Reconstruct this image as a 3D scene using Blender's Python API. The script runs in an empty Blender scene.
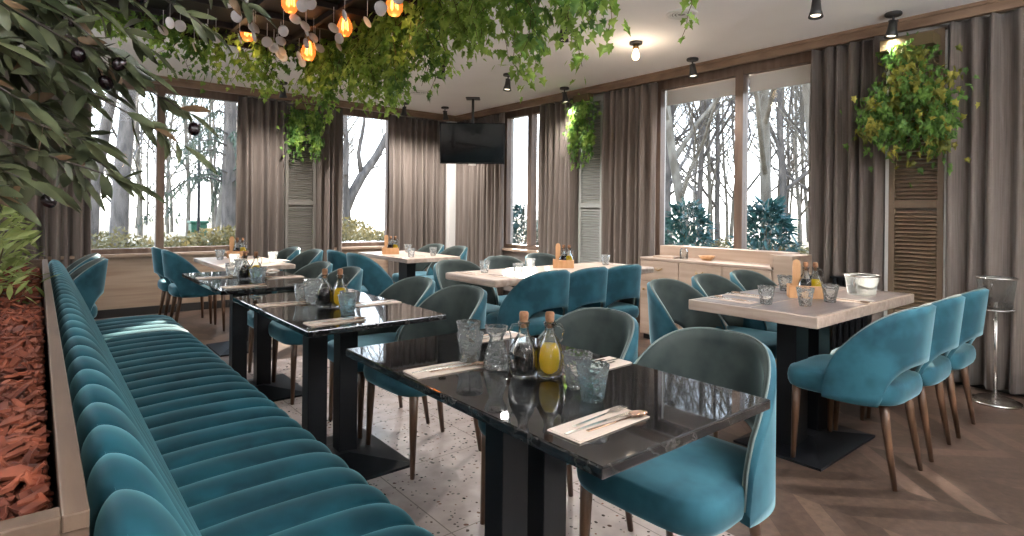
import bpy, math, random
from math import sin, cos, pi, sqrt, radians
from mathutils import Vector, Matrix, noise
random.seed(7)
S = bpy.context.scene
COL = S.collection

# ------------------------------------------------------------------ materials
def mat(name, col=(.5,.5,.5), rough=.5, metal=0, sheen=0, sheen_tint=None, coat=0, spec=.5,
        trans=0, ior=1.45, emis=None, estr=0, sss=0):
    m = bpy.data.materials.new(name); m.use_nodes = True
    b = m.node_tree.nodes['Principled BSDF']
    b.inputs['Base Color'].default_value = (*col, 1)
    b.inputs['Roughness'].default_value = rough
    b.inputs['Metallic'].default_value = metal
    b.inputs['IOR'].default_value = ior
    b.inputs['Specular IOR Level'].default_value = spec
    b.inputs['Coat Weight'].default_value = coat
    b.inputs['Transmission Weight'].default_value = trans
    if sheen:
        b.inputs['Sheen Weight'].default_value = sheen
        b.inputs['Sheen Roughness'].default_value = .35
        b.inputs['Sheen Tint'].default_value = (*(sheen_tint or (1,1,1)), 1)
    if emis:
        b.inputs['Emission Color'].default_value = (*emis, 1)
        b.inputs['Emission Strength'].default_value = estr
    return m

def nodes(m):
    nt = m.node_tree
    return nt, nt.nodes['Principled BSDF'], nt.nodes.new, nt.links.new

def tex_noise(m, scale=(1,1,1), sc=5, detail=4, rough=.5, coord='Object'):
    nt, b, N, L = nodes(m)
    tc = N('ShaderNodeTexCoord'); mp = N('ShaderNodeMapping'); mp.inputs['Scale'].default_value = scale
    n = N('ShaderNodeTexNoise'); n.inputs['Scale'].default_value = sc; n.inputs['Detail'].default_value = detail
    n.inputs['Roughness'].default_value = rough
    L(tc.outputs[coord], mp.inputs[0]); L(mp.outputs[0], n.inputs[0])
    return n, mp

def ramp(m, fac, stops):
    nt, b, N, L = nodes(m)
    r = N('ShaderNodeValToRGB'); e = r.color_ramp.elements
    e[0].position, e[0].color = stops[0][0], (*stops[0][1], 1)
    e[1].position, e[1].color = stops[-1][0], (*stops[-1][1], 1)
    for p, c in stops[1:-1]:
        q = e.new(p); q.color = (*c, 1)
    L(fac, r.inputs[0]); return r

def bump(m, h, strength=.3, dist=.01):
    nt, b, N, L = nodes(m)
    bp = N('ShaderNodeBump'); bp.inputs['Strength'].default_value = strength; bp.inputs['Distance'].default_value = dist
    L(h, bp.inputs['Height']); L(bp.outputs[0], b.inputs['Normal'])

def noisy(name, c1, c2, rough=.5, scale=(1,1,1), sc=6, lo=.35, hi=.65, bs=0, bd=.005, **k):
    m = mat(name, c1, rough, **k); nt, b, N, L = nodes(m)
    n, mp = tex_noise(m, scale, sc)
    r = ramp(m, n.outputs[0], [(lo, c1), (hi, c2)])
    L(r.outputs[0], b.inputs['Base Color'])
    if bs: bump(m, n.outputs[0], bs, bd)
    return m

M = {}
def velvet(name, c1, c2, sh, tint):
    m = mat(name, c1, .75, sheen=sh, sheen_tint=tint, spec=.25); nt, b, N, L = nodes(m)
    n, mp = tex_noise(m, (1,1,1), 7, 3)
    r = ramp(m, n.outputs[0], [(.38, c1), (.62, c2)])
    L(r.outputs[0], b.inputs['Base Color']); bump(m, n.outputs[0], .08, .01)
    return m
M['velvet'] = velvet('teal_velvet', (.009,.048,.068), (.020,.090,.120), .6, (.55,.85,.95))
M['lining'] = velvet('taupe_teal_velvet', (.022,.031,.030), (.045,.055,.051), .7, (.75,.95,.92))
M['bench'] = velvet('bench_velvet', (.003,.031,.045), (.006,.058,.080), .35, (.40,.9,1))
M['piping'] = mat('piping', (.13,.16,.15), .6)
M['leg'] = noisy('walnut_leg', (.055,.026,.014), (.12,.062,.034), .4, (1,1,.12), 30)
M['leg2'] = M['leg']
M['oak'] = noisy('pale_oak', (.46,.32,.20), (.60,.45,.31), .45, (1,.12,1), 22, bs=.1)
M['oak_x'] = noisy('oak_panel', (.27,.185,.13), (.38,.28,.205), .45, (.1,1,1.6), 12, bs=.1)
M['oak_y'] = noisy('oak_sideboard', (.34,.245,.185), (.44,.33,.255), .45, (1,.1,1.5), 12, bs=.1)
M['table_oak'] = noisy('whitewashed_oak', (.33,.25,.20), (.46,.37,.31), .35, (1,.1,1), 30, bs=.1)
M['table_dark'] = noisy('grey_oak_top', (.13,.105,.10), (.19,.155,.145), .3, (.1,1,1), 30)
M['rim'] = noisy('planter_wood', (.075,.046,.030), (.125,.080,.054), .5, (1,.1,1), 25, bs=.2)
M['cornice'] = noisy('cornice_wood', (.15,.09,.055), (.24,.155,.10), .5, (.3,.3,1), 12)
M['frame'] = noisy('window_frame_wood', (.11,.07,.05), (.17,.115,.085), .5, (1,1,.1), 20)
M['black'] = mat('black_metal', (.008,.009,.011), .42, spec=.25)
M['blackgloss'] = mat('black_glass_screen', (.006,.01,.013), .12, coat=.3)
M['plinth'] = mat('dark_plinth', (.02,.018,.017), .5)
M['ceiling'] = noisy('ceiling_plaster', (.86,.85,.84), (.90,.89,.88), .8, sc=2)
M['wall'] = noisy('wall_plaster', (.42,.38,.34), (.46,.42,.38), .8, sc=3)
M['chrome'] = mat('polished_steel', (.75,.74,.72), .18, metal=1)
M['brass'] = mat('dark_brass', (.35,.22,.10), .3, metal=1)
M['fixture'] = mat('spotlight_black', (.03,.028,.027), .45)
M['ring'] = mat('white_metal', (.75,.74,.72), .4)
M['ventdark'] = mat('vent_grey', (.25,.24,.23), .6)
M['cork'] = noisy('cork', (.17,.075,.035), (.27,.135,.07), .8, sc=90)
def leafmat_liquid(name, c):
    m = mat(name, c, .08); nt, b, N, L = nodes(m)
    t = N('ShaderNodeBsdfTranslucent'); t.inputs[0].default_value = (*c, 1); p = N('ShaderNodeBsdfTransparent'); p.inputs[0].default_value = (.95,.80,.20,1)
    a = N('ShaderNodeMixShader'); a.inputs[0].default_value = .5; q = N('ShaderNodeMixShader'); q.inputs[0].default_value = .35
    L(b.outputs[0], a.inputs[1]); L(t.outputs[0], a.inputs[2]); L(a.outputs[0], q.inputs[1]); L(p.outputs[0], q.inputs[2])
    L(q.outputs[0], nt.nodes['Material Output'].inputs[0]); return m
M['oil'] = leafmat_liquid('olive_oil', (.85,.60,.02))
M['balsamic'] = mat('balsamic', (.012,.006,.005), .1)
M['caddy'] = noisy('caddy_wood', (.48,.25,.11), (.60,.34,.17), .5, (1,1,.2), 30)
M['paper'] = mat('paper_napkin', (.70,.58,.50), .8)
M['soil'] = noisy('dark_soil', (.03,.015,.01), (.07,.03,.02), .95, sc=20)
M['mulch'] = noisy('bark_mulch', (.075,.018,.010), (.25,.062,.028), .85, sc=14)
M['canopy'] = mat('dark_canopy', (.010,.006,.006), .6)
M['disc'] = mat('mirror_disc', (.85,.82,.84), .3, metal=.1)
M['stem'] = mat('vine_stem', (.10,.07,.03), .8)
M['bark'] = noisy('tree_bark', (.05,.042,.036), (.12,.10,.085), .9, (1,1,.3), 8)
M['bark_pale'] = noisy('pale_bark', (.085,.070,.052), (.17,.148,.118), .9, (1,1,.5), 6)
M['shutter'] = mat('louver_paint', (.15,.138,.12), .5)
M['shutter_warm'] = mat('louver_wood', (.14,.095,.06), .5)
M['shutter_pale'] = mat('louver_pale', (.36,.37,.35), .5)
M['bin'] = mat('bin_green', (.012,.07,.035), .5)
M['snow'] = mat('pale_paint', (.7,.7,.7), .6)

def leafmat(name, c1, c2, rough=.45, tr=.25, sc=6):
    m = mat(name, c1, rough); nt, b, N, L = nodes(m)
    n, mp = tex_noise(m, (1,1,1), sc, 2)
    r = ramp(m, n.outputs[0], [(.35, c1), (.65, c2)])
    L(r.outputs[0], b.inputs['Base Color'])
    t = N('ShaderNodeBsdfTranslucent'); L(r.outputs[0], t.inputs[0])
    mx = N('ShaderNodeMixShader'); mx.inputs[0].default_value = tr
    out = nt.nodes['Material Output']
    L(b.outputs[0], mx.inputs[1]); L(t.outputs[0], mx.inputs[2]); L(mx.outputs[0], out.inputs[0])
    return m
M['ivy'] = leafmat('ivy_leaf', (.16,.30,.04), (.42,.58,.14), .45, .5, 14)
M['ivy_dark'] = leafmat('ivy_leaf_dark', (.06,.15,.03), (.19,.34,.07), .45, .42, 14)
M['ivy_yellow'] = leafmat('ivy_leaf_yellow', (.10,.13,.02), (.40,.36,.06), .45, .35, 9)
M['olive'] = leafmat('olive_leaf', (.028,.036,.016), (.11,.125,.062), .42, .2, 16)
M['olive_brown'] = leafmat('olive_leaf_dry', (.12,.075,.04), (.2,.12,.06), .5, .2, 16)
M['bush'] = leafmat('bush_leaf', (.16,.22,.05), (.42,.48,.18), .5, .35, 10)
M['blueleaf'] = leafmat('spruce_leaf', (.012,.045,.045), (.035,.11,.105), .5, .2, 6)
M['hedge'] = leafmat('hedge_leaf', (.07,.06,.02), (.17,.135,.055), .7, .3, 3)
M['conifer'] = leafmat('conifer_needle', (.03,.045,.03), (.07,.095,.065), .7, .2, 2)
M['fruit'] = mat('black_olive', (.012,.006,.008), .2)

# window pane: thin, lets light straight through with a faint fresnel reflection
def pane_mat(name, tint=(1,1,1), refl=.5):
    m = bpy.data.materials.new(name); m.use_nodes = True; nt = m.node_tree; N = nt.nodes.new; L = nt.links.new
    nt.nodes.remove(nt.nodes['Principled BSDF']); out = nt.nodes['Material Output']
    t = N('ShaderNodeBsdfTransparent'); t.inputs[0].default_value = (*tint, 1)
    g = N('ShaderNodeBsdfGlossy'); g.inputs['Roughness'].default_value = .02
    f = N('ShaderNodeFresnel'); f.inputs[0].default_value = 1.35
    mu = N('ShaderNodeMath'); mu.operation = 'MULTIPLY'; mu.inputs[1].default_value = refl
    x = N('ShaderNodeMixShader'); L(f.outputs[0], mu.inputs[0]); L(mu.outputs[0], x.inputs[0])
    L(t.outputs[0], x.inputs[1]); L(g.outputs[0], x.inputs[2]); L(x.outputs[0], out.inputs[0])
    return m
M['pane'] = pane_mat('window_pane')
def glassware(name, tint, bs, sc, refl=1.6, milk=.0):
    m = pane_mat(name, tint, refl); nt = m.node_tree; N = nt.nodes.new; L = nt.links.new
    if milk:
        out = nt.nodes['Material Output']; src = out.inputs[0].links[0].from_socket
        d = N('ShaderNodeBsdfTranslucent'); d.inputs[0].default_value = (.9,.95,.95,1)
        x = N('ShaderNodeMixShader'); x.inputs[0].default_value = milk; L(src, x.inputs[1]); L(d.outputs[0], x.inputs[2]); L(x.outputs[0], out.inputs[0])
    tc = N('ShaderNodeTexCoord'); v = N('ShaderNodeTexVoronoi'); v.inputs['Scale'].default_value = sc
    bp = N('ShaderNodeBump'); bp.inputs['Strength'].default_value = bs; bp.inputs['Distance'].default_value = .012
    L(tc.outputs['Object'], v.inputs['Vector']); L(v.outputs['Distance'], bp.inputs['Height'])
    for n in nt.nodes:
        if n.type in ('BSDF_GLOSSY', 'FRESNEL'): L(bp.outputs[0], n.inputs['Normal'])
    return m
def refr(name, col, bs, sc):
    m = mat(name, col, .03, trans=1, ior=1.45); nt, b, N, L = nodes(m)
    tc = N('ShaderNodeTexCoord'); v = N('ShaderNodeTexVoronoi'); v.inputs['Scale'].default_value = sc
    L(tc.outputs['Object'], v.inputs['Vector'])
    if bs: bump(m, v.outputs['Distance'], bs, .02)
    return m
M['tumbler'] = glassware('pebbled_glass', (.97,.98,.98), .45, 75, 1.3, .09)
M['blue_tumbler'] = glassware('bluish_pebbled_glass', (.84,.96,.99), .45, 75, 1.3, .09)
M['bottle'] = glassware('bottle_glass', (.97,.98,.97), .0, 40, .9, .03)
M['ice_glass'] = glassware('ice_bucket_glass', (.96,.95,.94), .2, 30, 1.4, .16)

def bulb_mat(name, c, s):
    return mat(name, c, .3, emis=c, estr=s)
M['filament'] = bulb_mat('amber_filament', (1,.45,.12), 7)
M['warm_bulb'] = bulb_mat('warm_bulb', (1,.72,.42), 5)
M['amber_glass'] = mat('amber_bulb_glass', (.9,.4,.15), .1, trans=.6, emis=(1,.30,.06), estr=.2)

# marble table top
m = mat('black_marble', (.012,.012,.013), .03, spec=.6); nt, b, N, L = nodes(m)
n, mp = tex_noise(m, (1,1,1), 3.5, 8, .6)
w = N('ShaderNodeTexVoronoi'); w.feature = 'DISTANCE_TO_EDGE'; w.inputs['Scale'].default_value = 5
add = N('ShaderNodeMixRGB'); add.blend_type = 'LINEAR_LIGHT'; add.inputs[0].default_value = .35
L(mp.outputs[0], add.inputs[1]); L(n.outputs[1], add.inputs[2]); L(add.outputs[0], w.inputs['Vector'])
r = ramp(m, w.outputs['Distance'], [(.0, (.05,.047,.045)), (.02, (.022,.021,.02)), (.07, (.012,.012,.013))])
L(r.outputs[0], b.inputs['Base Color']); M['marble'] = m

# curtains
m = mat('curtain_cloth', (.16,.135,.12), .9, sheen=.25); nt, b, N, L = nodes(m)
n, mp = tex_noise(m, (60,60,.6), 4, 3)
r = ramp(m, n.outputs[0], [(.3, (.105,.084,.072)), (.7, (.18,.148,.128))]); L(r.outputs[0], b.inputs['Base Color'])
M['curtain'] = m

# wood floor in chevron boards
m = mat('chevron_boards', (.2,.13,.09), .35); nt, b, N, L = nodes(m)
def math_node(op, a, b_=None, c=None):
    q = N('ShaderNodeMath'); q.operation = op
    for i, v in enumerate((a, b_, c)):
        if v is None: continue
        if isinstance(v, (int, float)): q.inputs[i].default_value = v
        else: L(v, q.inputs[i])
    return q.outputs[0]
tc = N('ShaderNodeTexCoord'); sp = N('ShaderNodeSeparateXYZ'); L(tc.outputs['Object'], sp.inputs[0])
X, Y = sp.outputs[0], sp.outputs[1]
pp = math_node('PINGPONG', X, .42)
vv = math_node('DIVIDE', math_node('ADD', Y, pp), .115)
colid = math_node('FLOOR', math_node('DIVIDE', X, .42))
pl = math_node('FLOOR', vv)
wn = N('ShaderNodeTexWhiteNoise'); wn.noise_dimensions = '2D'
cb = N('ShaderNodeCombineXYZ'); L(pl, cb.inputs[0]); L(colid, cb.inputs[1]); L(cb.outputs[0], wn.inputs['Vector'])
fr = math_node('FRACT', vv); gap = math_node('LESS_THAN', fr, .03)
n, mp = tex_noise(m, (9,9,1), 3, 6)
mixv = math_node('ADD', math_node('MULTIPLY', wn.outputs[0], .45), math_node('MULTIPLY', n.outputs[0], .55))
r = ramp(m, mixv, [(.25, (.034,.022,.016)), (.5, (.072,.046,.034)), (.75, (.125,.082,.060))])
mx = N('ShaderNodeMixRGB'); mx.inputs[2].default_value = (.05,.03,.022,1)
L(gap, mx.inputs[0]); L(r.outputs[0], mx.inputs[1]); L(mx.outputs[0], b.inputs['Base Color'])
bump(m, math_node('SUBTRACT', n.outputs[0], gap), .15, .004); M['wood_floor'] = m

# terrazzo tiles
m = mat('terrazzo', (.55,.5,.46), .25); nt, b, N, L = nodes(m)
tc = N('ShaderNodeTexCoord'); v = N('ShaderNodeTexVoronoi'); v.inputs['Scale'].default_value = 48
v.inputs['Randomness'].default_value = 1
nz = N('ShaderNodeTexNoise'); nz.inputs['Scale'].default_value = 60
ad = N('ShaderNodeMixRGB'); ad.blend_type = 'LINEAR_LIGHT'; ad.inputs[0].default_value = .03
L(tc.outputs['Object'], ad.inputs[1]); L(nz.outputs[1], ad.inputs[2]); L(ad.outputs[0], v.inputs['Vector'])
sep = N('ShaderNodeSeparateColor'); L(v.outputs['Color'], sep.inputs[0])
dist = math_node('LESS_THAN', v.outputs['Distance'], math_node('MULTIPLY', sep.outputs[0], .42))
isd = math_node('GREATER_THAN', sep.outputs[1], .45)
msk = math_node('MULTIPLY', dist, isd)
rr = ramp(m, sep.outputs[2], [(.2, (.045,.035,.03)), (.5, (.20,.09,.06)), (.8, (.14,.13,.12))])
n2, mp2 = tex_noise(m, (1,1,1), 9, 4)
base = ramp(m, n2.outputs[0], [(.35, (.34,.285,.27)), (.65, (.45,.385,.36))])
mx = N('ShaderNodeMixRGB'); L(msk, mx.inputs[0]); L(base.outputs[0], mx.inputs[1]); L(rr.outputs[0], mx.inputs[2])
sp = N('ShaderNodeSeparateXYZ'); L(tc.outputs['Object'], sp.inputs[0])
gx = math_node('LESS_THAN', math_node('FRACT', math_node('DIVIDE', sp.outputs[0], .6)), .008)
gy = math_node('LESS_THAN', math_node('FRACT', math_node('DIVIDE', sp.outputs[1], .6)), .008)
g = math_node('MAXIMUM', gx, gy)
mx2 = N('ShaderNodeMixRGB'); L(g, mx2.inputs[0]); L(mx.outputs[0], mx2.inputs[1]); mx2.inputs[2].default_value = (.2,.17,.15,1)
L(mx2.outputs[0], b.inputs['Base Color']); M['terrazzo'] = m

m = noisy('park_ground', (.045,.042,.02), (.11,.10,.065), .9, sc=.35, lo=.4, hi=.6); M['ground'] = m
M['path'] = noisy('park_path', (.10,.10,.105), (.13,.13,.14), .9, sc=1)

# ------------------------------------------------------------------ mesh builder
class MB:
    def __init__(s): s.v = []; s.f = []; s.mi = []
    def add(s, vs, fs, mi=0):
        o = len(s.v); s.v += [tuple(p) for p in vs]
        s.f += [tuple(i + o for i in f) for f in fs]; s.mi += [mi] * len(fs); return s
    def box(s, x0, x1, y0, y1, z0, z1, mx=None, mi=0):
        vs = [Vector(p) for p in ((x0,y0,z0),(x1,y0,z0),(x1,y1,z0),(x0,y1,z0),(x0,y0,z1),(x1,y0,z1),(x1,y1,z1),(x0,y1,z1))]
        if mx: vs = [mx @ p for p in vs]
        return s.add(vs, [(0,3,2,1),(4,5,6,7),(0,1,5,4),(1,2,6,5),(2,3,7,6),(3,0,4,7)], mi)
    def grid(s, rows, closed_u=False, cap=False, mi=0):
        n = len(rows[0]); vs = [p for r in rows for p in r]; fs = []
        for i in range(len(rows) - 1):
            for j in range(n if closed_u else n - 1):
                k = (j + 1) % n
                fs.append((i*n + j, i*n + k, (i+1)*n + k, (i+1)*n + j))
        if cap:
            fs.append(tuple(range(n))[::-1]); fs.append(tuple((len(rows)-1)*n + j for j in range(n)))
        return s.add(vs, fs, mi)
    def lathe(s, prof, c=(0,0,0), n=20, mx=None, mi=0, cap=True):
        rows = []
        for r, z in prof:
            row = [Vector((c[0] + r*cos(2*pi*j/n), c[1] + r*sin(2*pi*j/n), c[2] + z)) for j in range(n)]
            rows.append([mx @ p for p in row] if mx else row)
        return s.grid(rows, True, cap, mi)
    def tube(s, pts, rad, n=8, mi=0, cap=True, flat=1.0):
        pts = [Vector(p) for p in pts]
        if isinstance(rad, (int, float)): rad = [rad] * len(pts)
        rows = []; up = None
        for i, p in enumerate(pts):
            t = (pts[min(i+1, len(pts)-1)] - pts[max(i-1, 0)])
            if t.length < 1e-9: t = Vector((0,0,1))
            t.normalize()
            if up is None:
                up = Vector((0,0,1)) if abs(t.z) < .9 else Vector((1,0,0))
            a = t.cross(up)
            if a.length < 1e-6: a = t.cross(Vector((0,1,0)))
            a.normalize(); b_ = t.cross(a).normalized(); up = -b_ if False else up
            rows.append([p + a*rad[i]*cos(2*pi*j/n) + b_*rad[i]*flat*sin(2*pi*j/n) for j in range(n)])
        return s.grid(rows, True, cap, mi)
    def build(s, name, m, parent=None, smooth=False, bevel=0, autos=None):
        me = bpy.data.meshes.new(name); me.from_pydata(s.v, [], s.f)
        for x in (m if isinstance(m, (list, tuple)) else [m]): me.materials.append(M[x] if isinstance(x, str) else x)
        if any(s.mi): me.polygons.foreach_set('material_index', s.mi)
        if smooth: me.polygons.foreach_set('use_smooth', [True]*len(me.polygons))
        me.update(); me.validate()
        o = bpy.data.objects.new(name, me); COL.objects.link(o)
        if parent: o.parent = parent
        if bevel:
            q = o.modifiers.new('Bevel', 'BEVEL'); q.width = bevel; q.segments = 2; q.limit_method = 'ANGLE'
        return o

def tag(o, label, cat, group=None, kind=None):
    o['label'] = label; o['category'] = cat
    if group: o['group'] = group
    if kind: o['kind'] = kind
    return o
def structure(o): o['kind'] = 'structure'; return o
def thing(name, label, cat, loc=(0,0,0), rz=0, group=None):
    o = bpy.data.objects.new(name, None); COL.objects.link(o)
    o.location = loc; o.rotation_euler = (0,0,rz); return tag(o, label, cat, group)
def kids(o): return [c for c in bpy.data.objects if c.parent == o]
def dup(root, loc, rz, label, group=None, kd={}):
    r = root.copy(); COL.objects.link(r); r.location = loc; r.rotation_euler = (0,0,rz); r['label'] = label
    if group: r['group'] = group
    if root.name not in kd: kd[root.name] = [(c, kids(c)) for c in kids(root)]
    for c, gs in kd[root.name]:
        d = c.copy(); COL.objects.link(d); d.parent = r
        for g in gs:
            e = g.copy(); COL.objects.link(e); e.parent = d
    return r
class Proto:
    """first placement uses the original, later ones are copies"""
    def __init__(s, make): s.make = make; s.o = None
    def __call__(s, loc, rz, label, group=None):
        if s.o is None:
            s.o = s.make(); o = s.o; o.location = loc; o.rotation_euler = (0,0,rz); o['label'] = label
            if group: o['group'] = group
            return o
        return dup(s.o, loc, rz, label, group)

# ------------------------------------------------------------------ room shell
XW, YB, CH = 5.15, 7.70, 2.68
def wall_x(y, openings, x0, x1, thick, name, m):   # wall in an x-z plane with openings (x0,x1,z0,z1)
    b = MB(); xs = x0
    for (a, c, z0, z1) in sorted(openings):
        b.box(xs, a, y, y+thick, 0, CH); b.box(a, c, y, y+thick, 0, z0); b.box(a, c, y, y+thick, z1, CH); xs = c
    b.box(xs, x1, y, y+thick, 0, CH); return structure(b.build(name, m))
def wall_y(x, openings, y0, y1, thick, name, m):
    b = MB(); ys = y0
    for (a, c, z0, z1) in sorted(openings):
        b.box(x, x+thick, ys, a, 0, CH); b.box(x, x+thick, a, c, 0, z0); b.box(x, x+thick, a, c, z1, CH); ys = c
    b.box(x, x+thick, ys, y1, 0, CH); return structure(b.build(name, m))
WB = [(-1.7, 2.02, .69, 2.64), (3.12, 4.02, .69, 2.64)]
WR = [(2.06, 3.86, .73, 2.64), (5.45, 6.5, .69, 2.64)]
wall_x(YB, WB, -3.2, XW+.2, .2, 'wall_back', 'wall')
wall_y(XW, WR, -3.5, YB, .2, 'wall_right', 'wall')
wall_x(-3.7, [(-2.5, -1.3, .8, 2.2)], -3.2, XW+.2, .2, 'wall_front', 'wall')
structure(MB().box(-3.2, -3.0, -3.5, YB, 0, CH).build('wall_left', 'wall'))
fb = MB()
fb.box(2.02, XW+.2, -3.5, YB+.2, -.1, 0, mi=0); fb.box(-3.2, 2.02, 4.75, YB+.2, -.1, 0, mi=0)
fb.box(-3.2, 2.02, -3.5, 4.75, -.1, 0, mi=1)
structure(fb.build('floor', ['wood_floor', 'terrazzo']))
structure(MB().box(-3.2, XW+.2, -3.5, YB+.2, CH, CH+.15).build('ceiling', 'ceiling'))
# cornice / pelmet boards hiding the curtain rails
c = MB(); c.box(-3.0, 5.0, 7.50, 7.535, 2.59, CH); c.box(-3.0, 5.0, 7.485, 7.50, 2.655, CH); c.box(-3,5,7.488,7.50,2.59,2.605)
structure(c.build('trim_1', 'cornice'))
c = MB(); c.box(5.0, 5.035, -3.4, 7.535, 2.59, CH); c.box(4.985, 5.0, -3.4, 7.5, 2.655, CH); c.box(4.988,5.0,-3.4,7.5,2.59,2.605)
structure(c.build('trim_2', 'cornice'))
# wood panelling under the windows and dark skirting
p = MB(); p.box(-2.9, 2.0, 7.66, 7.699, .09, .66); p.box(3.1, 4.05, 7.66, 7.699, .09, .66)
structure(p.build('trim_3', 'oak_x'))
structure(MB().box(-2.9, 5.1, 7.64, 7.699, 0, .09).build('baseboard_back', 'plinth'))
structure(MB().box(5.11, 5.149, -3.4, 7.6, 0, .09).build('baseboard_right', 'plinth'))

def window(n, along, a0, a1, z0, z1, mull, sill=True):
    e = bpy.data.objects.new('window_%d' % n, None); COL.objects.link(e); e['kind'] = 'structure'
    def bx(b, u0, u1, d0, d1, z0_, z1_):
        if along == 'x': b.box(u0, u1, YB+d0, YB+d1, z0_, z1_)
        else: b.box(XW+d0, XW+d1, u0, u1, z0_, z1_)
    fw = .055
    b = MB(); bx(b, a0, a0+fw, .03, .11, z0, z1); bx(b, a1-fw, a1, .03, .11, z0, z1)
    bx(b, a0+fw, a1-fw, .03, .11, z0, z0+fw); bx(b, a0+fw, a1-fw, .03, .11, z1-.105, z1)
    o = b.build('window_frame', 'frame', e); structure(o)
    for mc in mull:
        b = MB(); bx(b, mc-.04, mc+.04, .02, .12, z0+fw, z1-fw); structure(b.build('mullion', 'frame', e))
    edges = [a0+fw] + [q for mc in mull for q in (mc-.04, mc+.04)] + [a1-fw]
    for i in range(0, len(edges), 2):
        b = MB(); bx(b, edges[i], edges[i+1], .065, .071, z0+fw, z1-fw); structure(b.build('pane', 'pane', e))
    if sill:
        b = MB(); bx(b, a0-.03, a1+.03, -.09, .03, z0-.035, z0); structure(b.build('window_sill', 'oak_x', e, bevel=.004))
window(1, 'x', -1.7, 2.02, 0.69, 2.64, [1.085, .1, -.85])
window(2, 'x', 3.12, 4.02, .69, 2.64, [])
window(3, 'y', 2.06, 3.86, .73, 2.64, [2.90], False)
window(4, 'y', 5.45, 6.5, .69, 2.64, [5.94])
# pale outer soffit at the top of the right window, modelled as roller blinds
for i, (a, c_) in enumerate([(2.12, 2.86), (2.94, 3.80)]):
    t = thing('soffit_band', ['pale soffit band at the top of the big right window, right half',
              'pale soffit band at the top of the big right window, left half'][i], 'blind', (5.30, (a+c_)/2, 2.53), 0, 'soffit bands of the big window')
    h = (c_-a)/2
    b = MB(); b.tube([(0,-h,0),(0,h,0)], .02, 12); b.build('roller', 'ring', t, smooth=True)
    MB().box(-.028,-.024,-h+.01,h-.01,-.16,0).build('blind_cloth', 'ring', t)
# white strips painting in a thin slit of light beside the warm shutter
structure(MB().box(5.06, 5.085, 1.60, 1.625, .05, 2.55).build('light_slit_1', 'ring'))
structure(MB().box(5.06, 5.085, 1.235, 1.25, .05, 2.55).build('light_slit_2', 'ring'))
structure(MB().box(4.90, 5.02, 7.50, 7.62, 0, 2.59).build('trim_6', 'ring'))

# curtains ----------------------------------------------------------
def curtain(label, along, a0, a1, seed, depth=.058, pitch=.092):
    rnd = random.Random(seed); n = max(24, int((a1-a0)/.011)); rows = []
    nf = (a1-a0)/pitch; ph = rnd.random()*6; L2 = (a0+a1)/2
    zs = [.03, .3, .8, 1.4, 2.0, 2.4, 2.585]
    jit = [rnd.uniform(.55, 1.25) for _ in range(int(nf)+3)]
    for z in zs:
        row = []; k = .75 + .25*(1-z/2.6)
        for i in range(n+1):
            u = i/n; t = u*nf*2*pi + ph + .5*sin(u*17+seed)
            amp = depth * jit[int(u*nf)] * (k + .1*sin(3*z + u*9))
            d = amp*(sin(t) + .25*sin(2*t + z*.8)); a = a0 + u*(a1-a0) + .012*sin(t*.5 + z*1.3)
            base = -.085
            row.append((a, YB+base+d-.02, z) if along == 'x' else (XW+base+d-.02, a, z))
        rows.append(row)
    b = MB(); b.grid(rows)
    o = b.build('curtain', 'curtain', None, smooth=True)
    q = o.modifiers.new('Solidify', 'SOLIDIFY'); q.thickness = .004
    return tag(o, label, 'curtain', 'floor length grey curtains')
curtain('grey curtain left of the wide back window, behind the nested chairs', 'x', -.55, .44, 1)
curtain('grey curtain between the wide back window and the grey shutter', 'x', 1.88, 2.46, 2)
curtain('narrow grey curtain between the grey shutter and the tall back window', 'x', 2.86, 3.22, 3)
curtain('grey curtain between the tall back window and the room corner, left of the television', 'x', 3.93, 4.88, 4)
curtain('grey curtain below and behind the television on the right wall', 'y', 6.36, 7.50, 5)
curtain('narrow grey curtain left of the pale shutter with hanging ivy', 'y', 4.90, 5.55, 6)
curtain('wide grey curtain left of the big window, behind the sideboard end', 'y', 3.78, 4.52, 7)
curtain('grey curtain between the big window and the brown louvered shutter', 'y', 1.63, 2.17, 8)
curtain('widest dark grey curtain at the right edge, behind the champagne stand', 'y', -.4, 1.24, 9, .055, .12)

# louvered shutters ----------------------------------------------------
def shutter(label, along, a0, a1, m, z0=.1, z1=2.57):
    d0 = -.075
    t = thing('louvered_shutter', label, 'shutter', ((a0+a1)/2, YB+d0, 0) if along == 'x' else (XW+d0, (a0+a1)/2, 0),
              0 if along == 'x' else -pi/2, 'louvered shutters')
    w = (a1-a0)/2; b = MB(); fw = .04; zm = (z0 + (z1-z0)*.47)
    b.box(-w, -w+fw, -.02, .02, z0, z1); b.box(w-fw, w, -.02, .02, z0, z1)
    for z in (z0, zm, z1-fw*1.5): b.box(-w+fw, w-fw, -.02, .02, z, z+fw*1.5)
    b.build('shutter_frame', m, t, bevel=.003)
    for (p, q) in ((z0+.06, zm), (zm+.06, z1-.06)):
        s = MB(); z = p + .02
        while z < q - .01:
            s.box(-w+fw, w-fw, -.016, .016, -.003, .003, Matrix.Translation((0, 0, z)) @ Matrix.Rotation(radians(38), 4, 'X')); z += .03
        s.build('louver_panel', m, t)
    return t
shutter('plain grey louvered shutter with ivy above it between two back window curtains', 'x', 2.46, 2.86, 'shutter')
shutter('pale louvered shutter under the ivy on the right wall far part', 'y', 4.52, 4.90, 'shutter_pale')
shutter('brown louvered shutter beneath the big hanging ivy at the right', 'y', 1.25, 1.60, 'shutter_warm')

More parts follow.
